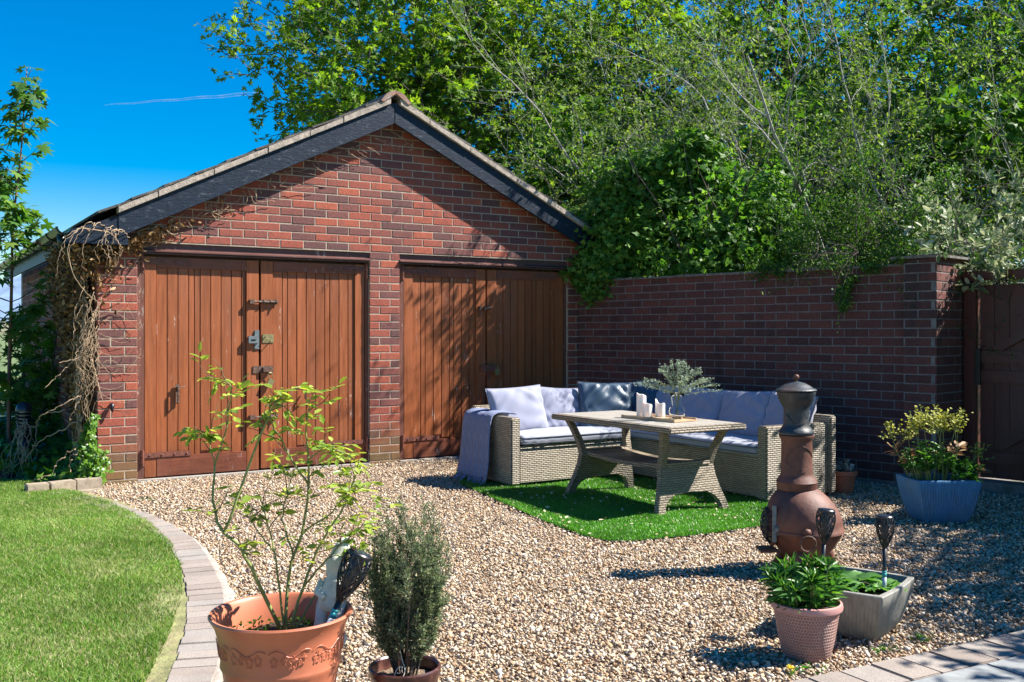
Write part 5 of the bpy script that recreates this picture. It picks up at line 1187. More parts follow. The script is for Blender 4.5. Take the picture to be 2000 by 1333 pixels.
# blue ribbed planter
bp = (6.02, 4.22)
square_pot('ribbed_planter', 'blue vertically ribbed planter in shade by the gate', bp[0], bp[1], -YAW+R_(3), .435, .34, .27, .22, .285, M['bluepot'], 46, .0065)
def spurge():
    t = thing('spurge_plant', 'spurge with yellow green flower heads and dry leaves in blue planter', 'plant', (bp[0], bp[1], .25), -YAW); rg = np.random.default_rng(15); st = MB(); green, dry, flw = [], [], []
    for i in range(34):
        x = rg.uniform(-.20, .20); y = rg.uniform(-.12, .12); P = polypts(rg, (x, y, 0), (x*2.2, y*2, 1), rg.uniform(.08, .25)*(1.15 if x < .05 else .75), 7, .06, .0)
        st.tube(P, np.linspace(.004, .003, 8), 5); (dry if rg.uniform() < .28 else green).append(P)
    stems = []
    for (x, hh, lean) in ((-.17, .36, -.30), (-.14, .33, -.16), (-.09, .44, -.24), (-.05, .47, -.12), (-.01, .44, -.02), (.03, .46, .05), (.06, .45, .12), (.10, .42, .14), (.0, .40, -.08), (.14, .40, .12), (.17, .20, .5), (-.11, .40, -.05), (.07, .38, -.02)):
        y = rg.uniform(-.08, .08); P = polypts(rg, (x, y, 0), (lean, y, 1), hh, 8, .03, .01); st.tube(P, np.linspace(.0035, .0022, 9), 5)
        top = P[-1]; T = P[-1]-P[-3]
        for j in range(13):
            d = T/np.linalg.norm(T)*.9+rg.normal(size=3)*.55; q = polypts(rg, P[-2], d, rg.uniform(.05, .14), 4, .1, .03); st.tube(q, .0012, 3); flw.append(q)
    st.build('stems', M['stemgreen'], t)
    TL = ([(0, 0, 0), (.4, .13, .04), (.75, .13, .03), (1, 0, -.05), (.75, -.13, .03), (.4, -.13, .04), (.5, 0, -.02)], LF_OVAL[1])
    V, F = cat([stemleaves(rg, green, 20, TL, (.05, .085), 0, .4, .4, 1.1)]); fastmesh('leaves', V, F, t, [M['lance']])
    V, F = cat([stemleaves(rg, dry, 12, TL, (.06, .11), 0, .2, .7, 1.3)]); fastmesh('dry_leaves', V, F, t, [leafmat('dry_spurge_leaf', [(0, (.22, .12, .06)), (1, (.48, .32, .18))], .25, (1.2, 1, .8), .6)])
    pos = []
    for q in flw:
        for f in (2, 3, 4): 
            for _ in range(2): pos.append(q[f]+rg.normal(size=3)*.006)
    pos = np.array(pos); V, F = inst([(0, 0, 0), (1, 0, .3), (.5, .87, .3), (-.5, .87, .3), (-1, 0, .3), (-.5, -.87, .3), (.5, -.87, .3)], [(0, i, i % 6+1) for i in range(1, 7)], pos, rotmats(rg, len(pos), np.array([[0, -.5, .8]]), .5), rg.uniform(.005, .0105, len(pos))); fastmesh('flower_heads', V, F, t, [M['yflower']])
spurge()
def small_pot():
    t = thing('small_clay_pot', 'small clay pot tucked behind the right end of the sofa', 'pot', (6.42, 5.35, 0)); m = MB(); m.lathe([(0, 0), (.075, 0), (.098, .135), (.102, .137), (.11, .14), (.11, .17), (.105, .175), (.096, .17), (.092, .15), (0, .15)], 36); m.build('pot', simple('red_clay', (.34, .12, .07), .7, .2, 12), t, smooth='auto')  # plain reddish clay colour
    c = thing('succulent', 'grey green succulent in the small clay pot', 'plant', (6.42, 5.35, .15)); rg = np.random.default_rng(1); polys = [polypts(rg, (rg.uniform(-.06, .06), rg.uniform(-.06, .06), 0), (rg.normal()*.5, rg.normal()*.5, 1), rg.uniform(.05, .12), 5, .12, 0) for _ in range(16)]
    V, F = stemleaves(rg, polys, 16, LF_OVAL, (.022, .04), 0, .4, .1, .9); fastmesh('leaves', V, F, c, [M['succ']])
small_pot()
def bin_():
    p = wp(2.88, .27); t = thing('storage_bin', 'black plastic tub standing in deep shade against the wall', 'tub', (p[0], p[1], 0)); m = MB(); m.lathe([(0, 0), (.15, 0), (.17, .26), (.178, .265), (.178, .285), (.168, .287), (.16, .25), (.145, .02), (0, .02)], 36); m.build('tub', M['black'], t, smooth='auto')
bin_()
def dandelion():
    t = thing('dandelion', 'single yellow dandelion flower in the gravel by the paving', 'flower', (2.83, 2.60, 0)); rg = np.random.default_rng(1); V, F = inst([(0, 0, 0), (1, .12, .5), (1, -.12, .5)], [(0, 1, 2)], np.tile([0, 0, .022], (90, 1)), rotmats(rg, 90, np.array([[0, 0, 1.]]), .45), rg.uniform(.009, .016, 90)); fastmesh('flower', V, F, t, [M['dandelion']])
    m = MB(); m.tube([(0, 0, -.02), (0, 0, .022)], .002, 5); m.build('stalk', M['stemgreen'], t)
    V, F = inst(*LF_LANCE, np.tile([0, 0, 0.], (10, 1)), rotmats(rg, 10, np.array([[0, 0, 1.]]), .4), rg.uniform(.02, .04, 10)); fastmesh('leaves', V, F, t, [M['lance']])
    for i, (x, y, s, lab) in enumerate(((2.93, 2.62, .07, 'low green weed tuft beside the dandelion flower'), (3.36, 2.60, .045, 'small weed tuft at the paving edge near the grey planter'), (3.62, 2.62, .05, 'weed tuft in shaded gravel at the paving edge'), (2.30, 5.35, .05, 'tiny weed in open gravel midway to the garage'), (1.62, 7.9, .06, 'weed clump in gravel near the left garage door'))):
        n = 46; a = rg.uniform(0, 2*PI, n); rr = rg.uniform(0, s, n); P = np.stack([x+rr*np.cos(a)*1.5, y+rr*np.sin(a), np.full(n, .006)], 1)
        V, F = inst(*LF_OVAL, P, rotmats(rg, n, np.array([[0, 0, 1.]]), .6), rg.uniform(.012, .026, n)); setp(fastmesh('weed', V, F, mats=[M['lance']]), lab, 'weed', 'weeds in the gravel')
dandelion()
# ------------------------------------------------------------------ left bed: bollard, dead vine, ivy, sapling
def bollard():
    t = thing('bollard_light', 'black domed louvred bollard light half hidden in ivy', 'bollard light', (.99, 9.95, 0)); m = MB(); m.tube([(0, 0, 0), (0, 0, .34)], .045, 16); m.build('post', M['bollard'], t, smooth=True)
    h = MB(); 
    for i in range(7): h.lathe([(.045, .34+i*.032), (.068, .335+i*.032), (.068, .345+i*.032), (.045, .358+i*.032)], 24)
    hd = h.build('louvres', M['bollard'], t, smooth='auto'); m = MB(); m.lathe([(.07, .56), (.07, .58), (.06, .615), (.035, .64), (0, .648)], 24); m.build('dome', M['bollard'], t, smooth=True)
    m = MB(); m.tube([(0, 0, .34), (0, 0, .56)], .038, 12); m.build('lamp_cylinder', M['labelgrey'], t)
bollard()
def dead_vine():
    t = thing('dead_climber', 'dead brown climber hanging down the garage corner', 'climber'); rg = np.random.default_rng(21); m = MB()
    # dense dead leaves on the side wall near the corner and under eaves
    n = 5200; pos = []
    while len(pos) < n:
        v = rg.uniform(8.95, 10.35); z = rg.uniform(.35, 2.05); w = .5+.85*max(0, (z-.4)/1.6)**1.1
        if v > 8.95+w*(1+.15*math.sin(z*9)): continue
        pos.append((1.44-rg.uniform(.01, .10+.16*min(1, z/2))*(1.0 if v > 9.1 else .8), v, z))
    for _ in range(700): pos.append((rg.uniform(1.28, 1.62)-rg.exponential(.03), 8.9-rg.uniform(.0, .10), 1.99-rg.exponential(.10)))
    for _ in range(330): u = 1.66+rg.exponential(.16); pos.append((u, 8.88-rg.uniform(0, .09), roofh(u)-.24-rg.exponential(.035)))
    pos = np.array(pos); N_ = len(pos); V, F = inst(*LF_OVAL, pos, rotmats(rg, N_, np.array([[-.7, -.7, -.1]]), .8), rg.uniform(.03, .062, N_)); fastmesh('dead_leaves', V, F, t, [M['deadleaf']])
    def vine(P, r0, r1=None, w=.01, n=26, s=5):
        Q = smooth_line(P, n); Q[1:-1] += rg.normal(size=Q[1:-1].shape)*w*.35; m.tube(Q, np.linspace(r0, r1 or r0*.5, n), s)
    # trunk-like stems up the corner
    for i in range(16):
        v = rg.uniform(8.95, 9.35); vine([(1.37-rg.uniform(0, .05), v, 0), (1.36-rg.uniform(0, .06), v+.05, .7), (1.37-rg.uniform(0, .06), v-.03, 1.3), (1.36, v+.06, 1.95)], rg.uniform(.004, .012), w=.02)
    # drooping loops in front of the eaves box
    for i in range(11):
        a = rg.uniform(1.17, 1.60); y = 8.74-rg.uniform(0, .12); dz = rg.uniform(.15, .5); dx = rg.uniform(-.22, .12)
        vine([(a+.12, 8.78, 2.08+rg.uniform(-.05, .1)), (a+.04, y, 2.16+rg.uniform(-.05, .03)), (a+dx*.4, y-.03, 2.05), (a+dx, y-.04, 2.1-dz*.7), (a+dx*.8+rg.normal()*.05, y, 2.05-dz)], .0036, .0016, .02)
    vine([(1.5, 8.75, 2.1), (1.25, 8.65, 2.12), (1.17, 8.66, 1.95), (1.22, 8.66, 1.72), (1.33, 8.70, 1.58), (1.42, 8.74, 1.52)], .005, .003, .006)
    # tangle hanging down beside the pier
    for i in range(30):
        x = 1.33+rg.normal()*.035; y = 8.84-rg.uniform(0, .12); z = 1.55-rg.uniform(0, .5); L = rg.uniform(.3, .75)
        P = [(x+.05, y, z+.1)]; 
        for k in range(5): P.append((x+rg.normal()*.05, y-rg.uniform(0, .04), z-L*(k+1)/5))
        vine(P, rg.uniform(.0016, .0034), .0012, .03, 20, 4)
    for (a, b) in (((1.38, 8.82, 1.25), (1.02, 8.75, .82)), ((1.38, 8.8, 1.05), (1.47, 8.78, .68)), ((1.36, 8.8, 1.2), (1.12, 8.7, 1.03)), ((1.3, 8.8, .75), (1.2, 8.75, .55)), ((1.28, 8.75, .75), (1.0, 8.8, .60))):
        a, b = np.array(a), np.array(b); vine([a, (a+b)/2+rg.normal(size=3)*.03, b], .006, .002, .012)
    for i in range(44): # roots along barge board, clinging knots
        u = 1.66+rg.exponential(.45); u = min(u, 3.9); z = roofh(u)-.235; vine([(u, 8.86, z+.03), (u+rg.normal()*.05, 8.84, z-.02), (u+rg.normal()*.09, 8.85, z-.05-rg.uniform(0, .07)), (u+rg.normal()*.12, 8.87, z-.08)], rg.uniform(.002, .008 if u < 2.1 else .004), .002, .012, 14)
    for i in range(14): z = 1.9-rg.uniform(0, 1.2); vine([(1.44, 8.86, z), (1.55, 8.87, z+rg.normal()*.05), (1.66, 8.87, z+rg.normal()*.09), (1.78, 8.86, z+rg.normal()*.12)], .002, .001, .01, 14)
    for i in range(16): u = 3.85+rg.uniform(-.3, .5); z = roofh(u)-.23; vine([(u, 8.86, z), (u+rg.normal()*.1, 8.84, z-.04), (u+rg.normal()*.16, 8.86, z-.09)], .003, .0015, .012, 12)
    # low tangle round the bollard
    for i in range(17):
        x = .97+rg.normal()*.05; y = 9.74-rg.uniform(0, .12); P = [(x+rg.normal()*.03, y, .52-rg.uniform(0, .12))]
        tx = x-rg.uniform(-.1, .28)
        for k in range(1, 6): P.append((x+(tx-x)*k/5+rg.normal()*.025, y-.05*k+rg.normal()*.02, .5*(1-k/5)+.02))
        vine(P, rg.uniform(.003, .006), .002, .012, 20, 4)
    for (a, b) in (((1.3, 9.0, .52), (.9, 9.3, .15)), ((1.28, 8.95, .30), (.95, 9.0, .06)), ((1.22, 9.1, .62), (.98, 9.5, .45)), ((1.35, 8.9, .3), (1.1, 8.9, .08))):
        a, b = np.array(a), np.array(b); vine([a, (a*2+b)/3+rg.normal(size=3)*.05, (a+b*2)/3+rg.normal(size=3)*.05, b], .006, .003, .02)
    m.build('dead_stems', M['deadstem'], t, smooth=True)
dead_vine()
def ivy_bed():
    rg = np.random.default_rng(31); n = 15000; P = []
    poly = [(-2.2, 10.4), (.2, 9.95), (.78, 9.72), (.95, 9.3), (1.05, 8.80), (1.42, 8.80), (1.42, 12), (-.2, 13.5), (-3, 12)]
    Q = rg.uniform([-3, 8.7], [1.45, 13.5], (60000, 2)); Q = Q[inpoly(Q, poly)][:n]; n = len(Q)
    hgt = .07+.30*np.clip((Q[:, 1]-9.0)/1.6, 0, 1)*(.6+.4*np.sin(Q[:, 0]*4+Q[:, 1]*3))+.12*np.clip((Q[:, 0]-1.15)/.25, 0, 1)
    z = hgt*rg.uniform(.35, 1.05, n)
    V, F = inst(*LF_IVY, np.stack([Q[:, 0], Q[:, 1], z], 1), rotmats(rg, n, np.array([[-.1, -.4, .8]]), .5), rg.uniform(.045, .10, n)); 
    setp(fastmesh('ivy_ground_cover', V, F, mats=[M['ivy']]), 'dark ivy ground cover filling the bed beside the garage', 'ivy', kind='stuff')
    # bright ivy clump climbing the brick corner
    t = thing('ivy_clump', 'bright green ivy clump climbing the left garage pillar', 'ivy', (1.38, 8.85, 0)); n = 900; h = rg.uniform(0, 1, n); a = rg.normal(size=n)
    P = np.stack([-.005+a*.045*(.7+.5*np.sin(h*5))+.03*np.sin(h*7), -.06-np.abs(rg.normal(size=n))*.035, .02+h*.56], 1)
    V, F = inst(*LF_IVY, P, rotmats(rg, n, np.array([[.3, -.8, .4]]), .45), rg.uniform(.03, .055, n)); fastmesh('leaves', V, F, t, [leafmat('bright_ivy', [(0, (.05, .14, .012)), (1, (.16, .3, .03))], .3, (1.8, 1.9, .6), .3, .5)]); m = MB()
    for i in range(5): m.tube([(rg.normal()*.02, -.04, 0), (.02, -.05, .2), (rg.normal()*.03, -.05, .4), (0, -.05, .55)], .004, 5)
    m.build('stems', M['stembrown'], t)
    sb = MB(); sb.add([(x, y, -.005) for x, y in [(-6, 9.9), (.1, 9.85), (.72, 9.6), (.98, 9.1), (1.1, 8.7), (1.44, 8.75), (1.44, 15), (-6, 15)]], [tuple(range(8))]); o = sb.build('planting_bed', M['soil']); setp(o, kind='structure')
    if o.data.polygons[0].normal.z < 0: o.data.flip_normals()
    n = 700; Q = rg.uniform([.6, 8.72], [1.42, 9.5], (n*3, 2)); Q = Q[inpoly(Q, poly)][:n]; n = len(Q)
    V, F = inst(*LF_OVAL, np.stack([Q[:, 0], Q[:, 1], rg.uniform(.005, .03, n)], 1), rotmats(rg, n, np.array([[0, 0, 1.]]), .5), rg.uniform(.02, .04, n)); setp(fastmesh('leaf_litter', V, F, mats=[M['deadleaf']]), 'dry fallen leaves along the edge of the ivy bed', 'leaf litter', kind='stuff')
ivy_bed()
def sapling():
    x, y = .90, 10.30
    t = thing('maple_sapling', 'young slender maple with drooping lobed leaves at far left', 'young tree', (x, y, 0)); rg = np.random.default_rng(14)
    P = np.array([(0, 0, 0), (.0, .02, .8), (.02, 0, 1.6), (.03, 0, 2.3), (.10, 0, 2.9), (.13, 0, 3.45), (.15, 0, 3.75)]); P = smooth_line(P, 30); m = MB(); m.tube(P, np.linspace(.022, .004, 30), 7); m.build('trunk', simple('red_brown_bark', (.16, .08, .055), .7, .3, 20, .2), t, smooth=True)
    br, pos, xd = MB(), [], []
    for i in range(76):
        f = rg.uniform(.12, .99); q = P[int(f*29)]; a = rg.uniform(0, 2*PI); L = (.62*(1-f)**.8+.12)*rg.uniform(.5, 1.05)*(.8 if f < .3 else 1)
        B = polypts(rg, q, (math.cos(a), math.sin(a), .55), L, 7, .10, .02); br.tube(B, np.linspace(.005, .0018, 8), 4)
        nl = int(5+L*16)
        for k in range(nl):
            s = rg.uniform(.25, 1)*7; j = min(int(s), 6); b = B[j]+(B[j+1]-B[j])*(s-j); d = rg.normal(size=3)*[1, 1, .4]+(B[-1]-B[0])/L*.6; d /= np.linalg.norm(d); e = b+d*rg.uniform(.03, .07); br.tube([b, e], .0011, 3, cap=False, mi=1); pos.append(e); xd.append(d+np.array([0, 0, -.75]))
    br.build('branches', [M['barkdark'], M['stemgreen']], t)
    pos, xd = np.array(pos), np.array(xd); V, F = inst(*LF_MAPLE, pos, frames(xd, np.array([[0, 0, 1.]])+rg.normal(size=xd.shape)*.35), rg.uniform(.09, .16, len(pos))); fastmesh('crown', V, F, t, [M['sapling']])
    # denser dark shrub under it
    t = thing('dark_shrub', 'dark shaded maple shrub against the garage side wall', 'shrub', (1.12, 11.2, 0)); out, tips = [], []
    for i in range(7): a = rg.uniform(0, 2*PI); grow(rg, (0, 0, 0), (.35*math.cos(a), .35*math.sin(a), 1), rg.uniform(1.1, 1.75), .012, 0, dict(n=[8, 5], wob=[.06, .12], up=[.03, .0], k=[9], t0=[.25], ang=[.9], lr=[.34]), out, tips)
    woodmesh(out, (5, 3)).build('stems', M['barkdark'], t); V, F = stemleaves(rg, tips, 9, LF_MAPLE, (.08, .13), .02, .7, .1, .9); fastmesh('leaves', V, F, t, [M['mapledark']])
sapling()
# ------------------------------------------------------------------ trees
SD = np.array(sun_dir[:])
def poking(P, o=(0, 0)):
    P = P+np.array([o[0], o[1], 0])
    q = P[:, :2]-WC; off = q@WN; tt = q@WD
    return bool(np.any((off > -.24) & (P[:, 2] < 1.88) & (tt > -.6)) or np.any((P[:, 1] < 8.95) & (P[:, 0] < 6.3)))
def clear_wall(out, tips, o=(0, 0)):
    return [b for b in out if not poking(b[1], o)], [p for p in tips if not poking(p, o)]
def thin(VF_, k, seed=0, p=.9, o=(0, 0)):
    """prune leaves (k verts each) that would shade the open yard and the left of the garage front"""
    V, F = VF_; n = len(V)//k; c = V.reshape(n, k, 3).mean(1)+np.array([o[0], o[1], 0]); r = np.random.default_rng(seed)
    t = (8.9-c[:, 1])/(-SD[1]); u = c[:, 0]-SD[0]*t; h = c[:, 2]-SD[2]*t
    cut = (t > 0) & (u > 1.0) & (h > -.2) & (h < 3.5) & (u < 4.75+.35*np.sin(h*3)+.20*(2-h))
    t = c[:, 2]/SD[2]; gx = c[:, 0]-SD[0]*t; gy = c[:, 1]-SD[1]*t
    cut |= (gy < 8.9) & (gy > 3.6) & (gx < 5.3+.2*np.sin(gy*5)) & (gx > .5)
    keep = ~(cut & (r.uniform(size=n) < p)); m = len(F)//n
    V2 = V.reshape(n, k, 3)[keep].reshape(-1, 3); f0 = F[:m]; q = int(keep.sum())
    return V2, (f0[None]+(np.arange(q)*k)[:, None, None]).reshape(-1, F.shape[1])
def blob_leaves(rg, blobs, n, tmpl, size, tilt=.55, shell=.5, outward=.6):
    """leaves through a union of ellipsoids (c, r); weight by volume"""
    w = np.array([b[1][0]*b[1][1]*b[1][2] for b in blobs])**.8; w = w/w.sum(); cnt = rg.multinomial(n, w); P, Z = [], []
    for (c, r), k in zip(blobs, cnt):
        d = rg.normal(size=(k, 3)); d /= np.linalg.norm(d, axis=1, keepdims=True); rad = rg.uniform(size=(k, 1))**shell
        P.append(np.array(c)+d*rad*np.array(r)); Z.append(d*outward+np.array([0, -.1, .6]))
    P = np.concatenate(P); Z = np.concatenate(Z)
    return inst(*tmpl, P, rotmats(rg, n, Z, tilt), rg.uniform(size[0], size[1], n))
def maple_tree(name, label, x, y, H, rad, hc, mat, seed, group, ns=1500, per=15, lsize=(.085, .145)):
    """trunk and forking limbs, then leafy shoots spread through an uneven crown"""
    t = thing(name, label, 'tree', (x, y, 0), 0, group); rg = np.random.default_rng(seed); out, tips = [], []
    cfg = dict(n=[10, 8, 6], wob=[.04, .09, .13], up=[.05, .03, .02], k=[16, 7], t0=[.2, .2], ang=[.95, .8], lr=[rad[0]/H*1.15, .5], rr=.5)
    grow(rg, (0, 0, 0), (0, 0, 1), H*.82, H*.022, 0, cfg, out, tips)
    ph = rg.uniform(0, 6, 6); A = np.array([0, 0, hc])
    for i in range(ns):
        d = rg.normal(size=3); d /= np.linalg.norm(d); az = math.atan2(d[1], d[0])
        lob = 1+.13*math.sin(3*az+ph[0]+2*d[2])+.10*math.sin(5*az+ph[1]-4*d[2])+.08*math.sin(9*d[2]+ph[2]+2*az)+rg.normal()*.05
        f = rg.uniform()**.42*lob; e = A+d*np.array([rad[0], rad[0], rad[1]])*f
        if e[2] > H+1.5: continue
        o = d*np.array([1, 1, .35])+np.array([0, 0, .25])+rg.normal(size=3)*.35; L = rg.uniform(.35, .75); o /= np.linalg.norm(o)
        P = polypts(rg, e-o*L, o, L, 4, .13, -.02); tips.append(P); out.append((3, P, np.linspace(.011, .003, 5)))
    woodmesh(out, (8, 6, 4, 3, 3)).build('trunk', M['barkdark'], t)
    tips = tips[-ns:]
    V, F = stemleaves(rg, tips, per, LF_MAPLE, lsize, .07, .8, .1, 1.0); fastmesh('crown', V, F, t, [M[mat]])
GT = 'tall maples behind the garage and wall'
maple_tree('maple_tree', 'tall sunlit maple rising behind the garage roof', 7.6, 15.3, 8.2, (3.25, 3.4), 5.6, 'maple', 3, GT, 1700)
maple_tree('maple_tree', 'maple just right of the roof ridge, behind grey willow twigs', 10.6, 14.6, 8.2, (3.2, 3.4), 5.4, 'maple', 4, GT, 1400)
maple_tree('maple_tree', 'green maple at the middle back behind the willows', 13.2, 12.0, 8.0, (3.3, 3.6), 4.9, 'mapledark', 5, GT, 1500)
maple_tree('maple_tree', 'green maple at the upper right behind willow limbs', 14.6, 8.4, 8.0, (3.2, 3.6), 4.9, 'mapledark', 6, GT, 1400)
def willow(label, x, y, H, seed, ns=5, spread=.45, per=3, k=(9, 8, 4), leaf='willow', lean=(0, 0)):
    t = thing('willow_tree', label, 'tree', (x, y, 0), 0, 'twiggy willows behind the garden wall'); rg = np.random.default_rng(seed); out, tips = [], []
    for i in range(ns):
        a = i*2*PI/ns+rg.uniform(-.5, .5); cfg = dict(n=[12, 9, 7, 5], wob=[.10, .13, .15, .17], up=[-.015, -.02, -.02, -.02], k=list(k), t0=[.2, .15, .15], ang=[.85, .7, .65], lr=[.5, .55, .5], rr=.5)
        grow(rg, (.15*math.cos(a), .15*math.sin(a), 0), (spread*math.cos(a)+lean[0], spread*math.sin(a)+lean[1], 1), H*rg.uniform(.85, 1.15), .038, 0, cfg, out, tips)
    out, tips = clear_wall(out, tips, (x, y))
    woodmesh(out, (7, 5, 3, 3, 3)).build('trunk', M['barkpale'], t)
    V, F = thin(stemleaves(rg, tips, per, LF_OVAL, (.035, .065), .01, .5, .1, .8), 7, seed, .85, (x, y)); fastmesh('crown', V, F, t, [M[leaf]]); print('willow', len(tips), len(F)//6)
willow('grey twiggy willow nearest the right slope of the garage roof', 8.5, 11.5, 4.3, 11, 7, .75, 8, (10, 9, 5))
willow('twiggy willow behind the wall above the sofa', 9.7, 10.0, 4.6, 12, 7, .7, 7, (10, 9, 5))
willow('bare limbed willow with arching grey branches at right centre', 9.9, 7.9, 4.8, 13, 7, .7, 6, (10, 9, 5))
willow('willow at far right above the gate', 11.0, 6.4, 4.6, 14, 6, .65, 6, (10, 9, 5))
def hedge():
    rg = np.random.default_rng(41)
    t = thing('climbing_hedge', 'dense dark leafy climber spilling over the wall next to the garage', 'hedge', (0, 0, 0)); bl = []
    for s, off, z, r in ((-.35, -.35, 2.15, .5), (.0, -.35, 2.3, .55), (.05, -.1, 2.0, .32), (.5, -.45, 2.35, .6), (.95, -.5, 2.35, .6), (1.4, -.5, 2.3, .6), (1.8, -.55, 2.3, .55), (.2, -.9, 2.8, .6), (.9, -1.0, 2.85, .6), (1.6, -1.0, 2.7, .55), (.45, -.05, 1.95, .22), (1.0, -.1, 1.98, .25), (-.7, -.5, 2.5, .4), (-.15, .1, 1.88, .16), (.1, -.45, 2.95, .42), (.6, -.5, 3.0, .45), (.35, -.3, 2.6, .4), (1.1, -.7, 3.1, .45)):
        p = wp(s, off); bl.append(((p[0], p[1], z), (r, r, r*.72)))
    for _ in range(26): s = rg.uniform(-.5, 2.1); p = wp(s, rg.uniform(-.6, .02)); bl.append(((p[0], p[1], rg.uniform(1.95, 3.0)), (.16, .16, .12)))
    for (x, y, z, r) in ((7.0, 8.35, 2.5, .5), (7.3, 8.1, 3.2, .34), (6.95, 8.45, 2.85, .36), (6.8, 8.5, 2.2, .4), (7.2, 8.1, 2.6, .45)): bl.append(((x, y, z), (r, r, r*.8))); bl.append(((x, y, z), (r, r, r*.8)))
    for _ in range(40):
        q = rg.uniform(-.3, 2.6); p = wp(q, rg.uniform(-.35, .04)); bl.append(((p[0], p[1], rg.uniform(1.88, 2.15)), (.15, .15, .10)))
    sp = []
    for k in range(16): p = wp(rg.uniform(-.05, .55), .03); z = rg.uniform(1.62, 1.95); sp.append(((p[0], p[1], z), (.12, .12, .08)))
    V, F = cat([thin(blob_leaves(rg, bl, 33000, LF_IVY, (.05, .095), .6, .45), 8, 1), blob_leaves(rg, sp, 900, LF_IVY, (.045, .08), .6, .5)]); fastmesh('leaves', V, F, t, [M['hedge']]); m = MB()
    for _ in range(60):
        p = wp(rg.uniform(-.2, 2), -.3-rg.uniform(0, .8)); P = polypts(rg, (p[0], p[1], 0 if rg.uniform() < .4 else 1.9), (rg.normal()*.3, rg.normal()*.3, 1), rg.uniform(1.0, 2.4), 10, .12, .03); m.tube(P, np.linspace(.012, .003, 11), 4)
    m.build('stems', M['barkdark'], t)
    t = thing('fine_leaved_shrub', 'fine leaved evergreen drooping over the wall top beside brick pier', 'shrub', (0, 0, 0)); out, tips = [], []; p = wp(2.9, -.7)
    cfg = dict(n=[10, 7, 5], wob=[.08, .12, .15], up=[-.01, -.05, -.06], k=[12, 7], t0=[.3, .1], ang=[.75, .7], lr=[.42, .5], rr=.5)
    for i in range(15): a = rg.uniform(0, 2*PI); grow(rg, (p[0]+rg.normal()*.3, p[1]+rg.normal()*.5, .4), (.45*math.cos(a)+.30, .80*math.sin(a)-.05, 1), rg.uniform(1.7, 2.5), .02, 0, cfg, out, tips)
    out, tips = clear_wall(out, tips); q = wp(3.15, -.25)
    for i in range(12): grow(rg, (q[0], q[1], 1.95), (WN[0]*.6+rg.normal()*.3, WN[1]*.6+rg.normal()*.35, .25), rg.uniform(.5, .85), .006, 1, dict(cfg, up=[0, -.17, -.12]), out, tips)
    woodmesh(out, (5, 3, 3)).build('stems', M['barkdark'], t); bl = []
    for _ in range(46):
        z = 1.85+1.2*rg.uniform()**1.5; p = wp(rg.uniform(2.0, 3.7), rg.uniform(-.9, .03 if z < 2.1 else -.1)); bl.append(((p[0], p[1], z), (.19, .19, .15)))
    dr = []
    for k in range(10): p = wp(3.18+rg.normal()*.03, .07); dr.append(((p[0], p[1], 1.92-k*.05), (.12-.008*k, .12-.008*k, .06)))
    for k in range(14): p = wp(rg.uniform(2.2, 3.7), .03); dr.append(((p[0], p[1], rg.uniform(1.78, 1.92)), (.10, .07, .06)))
    V, F = thin(cat([stemleaves(rg, tips, 14, LF_OVAL, (.018, .036), .03, .4, .0, .9), blob_leaves(rg, bl, 26000, LF_OVAL, (.018, .036), .7, .5), blob_leaves(rg, dr, 5200, LF_OVAL, (.018, .034), .7, .5)]), 7, 2, .8); fastmesh('leaves', V, F, t, [M['fine']]); print('fine', len(F)//6)
    t = thing('variegated_shrub', 'cream edged variegated shrub leaning over the gate', 'shrub', (0, 0, 0)); out, tips = [], []; p = wp(4.6, -.95)
    cfg = dict(n=[9, 6, 5], wob=[.07, .10, .12], up=[-.02, -.03, -.03], k=[9, 4], t0=[.4, .2], ang=[.7, .7], lr=[.38, .5], rr=.5)
    for i in range(9): a = rg.uniform(-.6, 3.6); grow(rg, (p[0]+rg.normal()*.15, p[1]+rg.normal()*.25, 1.0), (.45*math.cos(a)-.25, .6*math.sin(a), 1), rg.uniform(1.1, 1.6), .014, 0, cfg, out, tips)
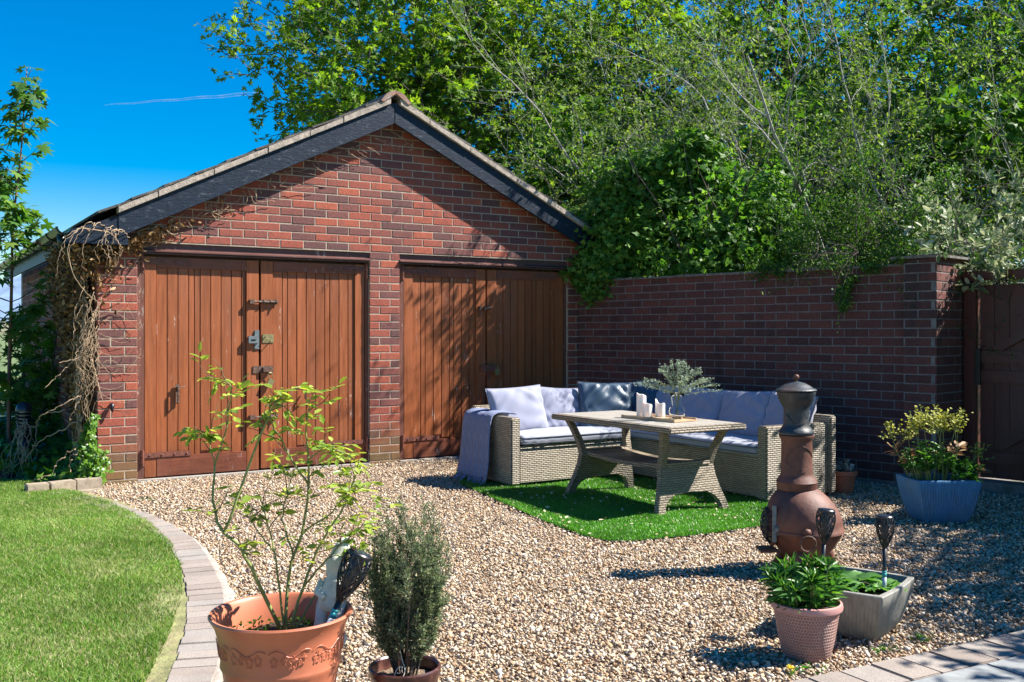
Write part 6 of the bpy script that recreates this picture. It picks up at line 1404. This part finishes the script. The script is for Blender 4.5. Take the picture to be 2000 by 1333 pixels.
    out, tips = clear_wall(out, tips); woodmesh(out, (5, 4, 3)).build('stems', M['barkdark'], t); V, F = stemleaves(rg, tips, 11, LF_OVAL, (.05, .085), .01, .5, .1, .8); V, F = thin((V, F), 7, 3, .7); C7 = V.reshape(-1, 7, 3); cz = C7.mean(1); tt = (cz[:, :2]-WC)@WD
    kp = (cz[:, 2] > 1.66+.06*np.sin(cz[:, 0]*9)) & (tt > 3.5+.12*np.sin(cz[:, 2]*7)); V = C7[kp].reshape(-1, 3); F = (np.array(LF_OVAL[1])[None]+(np.arange(kp.sum())*7)[:, None, None]).reshape(-1, 3); fastmesh('leaves', V, F, t, [M['varieg']]); print('var', len(F)//6)
hedge()
def backhedge():
    rg = np.random.default_rng(51); bl = []
    for i in range(46): f = i/45; x = 7.6+5*f; y = 13.0-9.5*f; bl.append(((x+rg.normal()*.5+.8, y+rg.normal()*.5, rg.uniform(.6, 4.2)), (rg.uniform(.6, 1.0),)*3))
    V, F = blob_leaves(rg, bl, 30000, LF_IVY, (.09, .17), .7, .5); t = thing('boundary_hedge', 'dark background hedge glimpsed low behind the willow stems', 'hedge'); fastmesh('leaves', V, F, t, [M['mapledark']])
backhedge()
def offtree():
    t = thing('garden_tree', 'leafy garden tree to the right that dapples the gravel', 'tree', (8.0, .75, 0)); rg = np.random.default_rng(61); m = MB(); m.tube(smooth_line([(0, 0, 0), (-.05, .1, 1.2), (0, .2, 2.4), (.1, .2, 3.6)], 12), np.linspace(.12, .05, 12), 8); m.build('trunk', M['bark'], t)
    bl = [((-.6, .6, 2.9), (1.1, 1.1, .8)), ((.3, -.2, 3.2), (1.2, 1.2, .9)), ((-.9, -.5, 2.6), (.9, .9, .6)), ((-.2, 1.6, 2.6), (.8, .8, .6)), ((.6, .8, 3.6), (1, 1, .8)), ((-1.1, -1.6, 2.6), (1.0, 1.0, .7)), ((-1.9, .3, 2.5), (.8, .8, .5)), ((-.3, 2.65, 2.05), (.5, .45, .25)), ((.0, 2.0, 2.3), (.5, .5, .3)), ((-1.6, 1.3, 2.3), (.6, .6, .35))]
    V, F = blob_leaves(rg, bl, 9000, LF_IVY, (.07, .12), .7, .5); fastmesh('crown', V, F, t, [M['hedge']])
offtree()
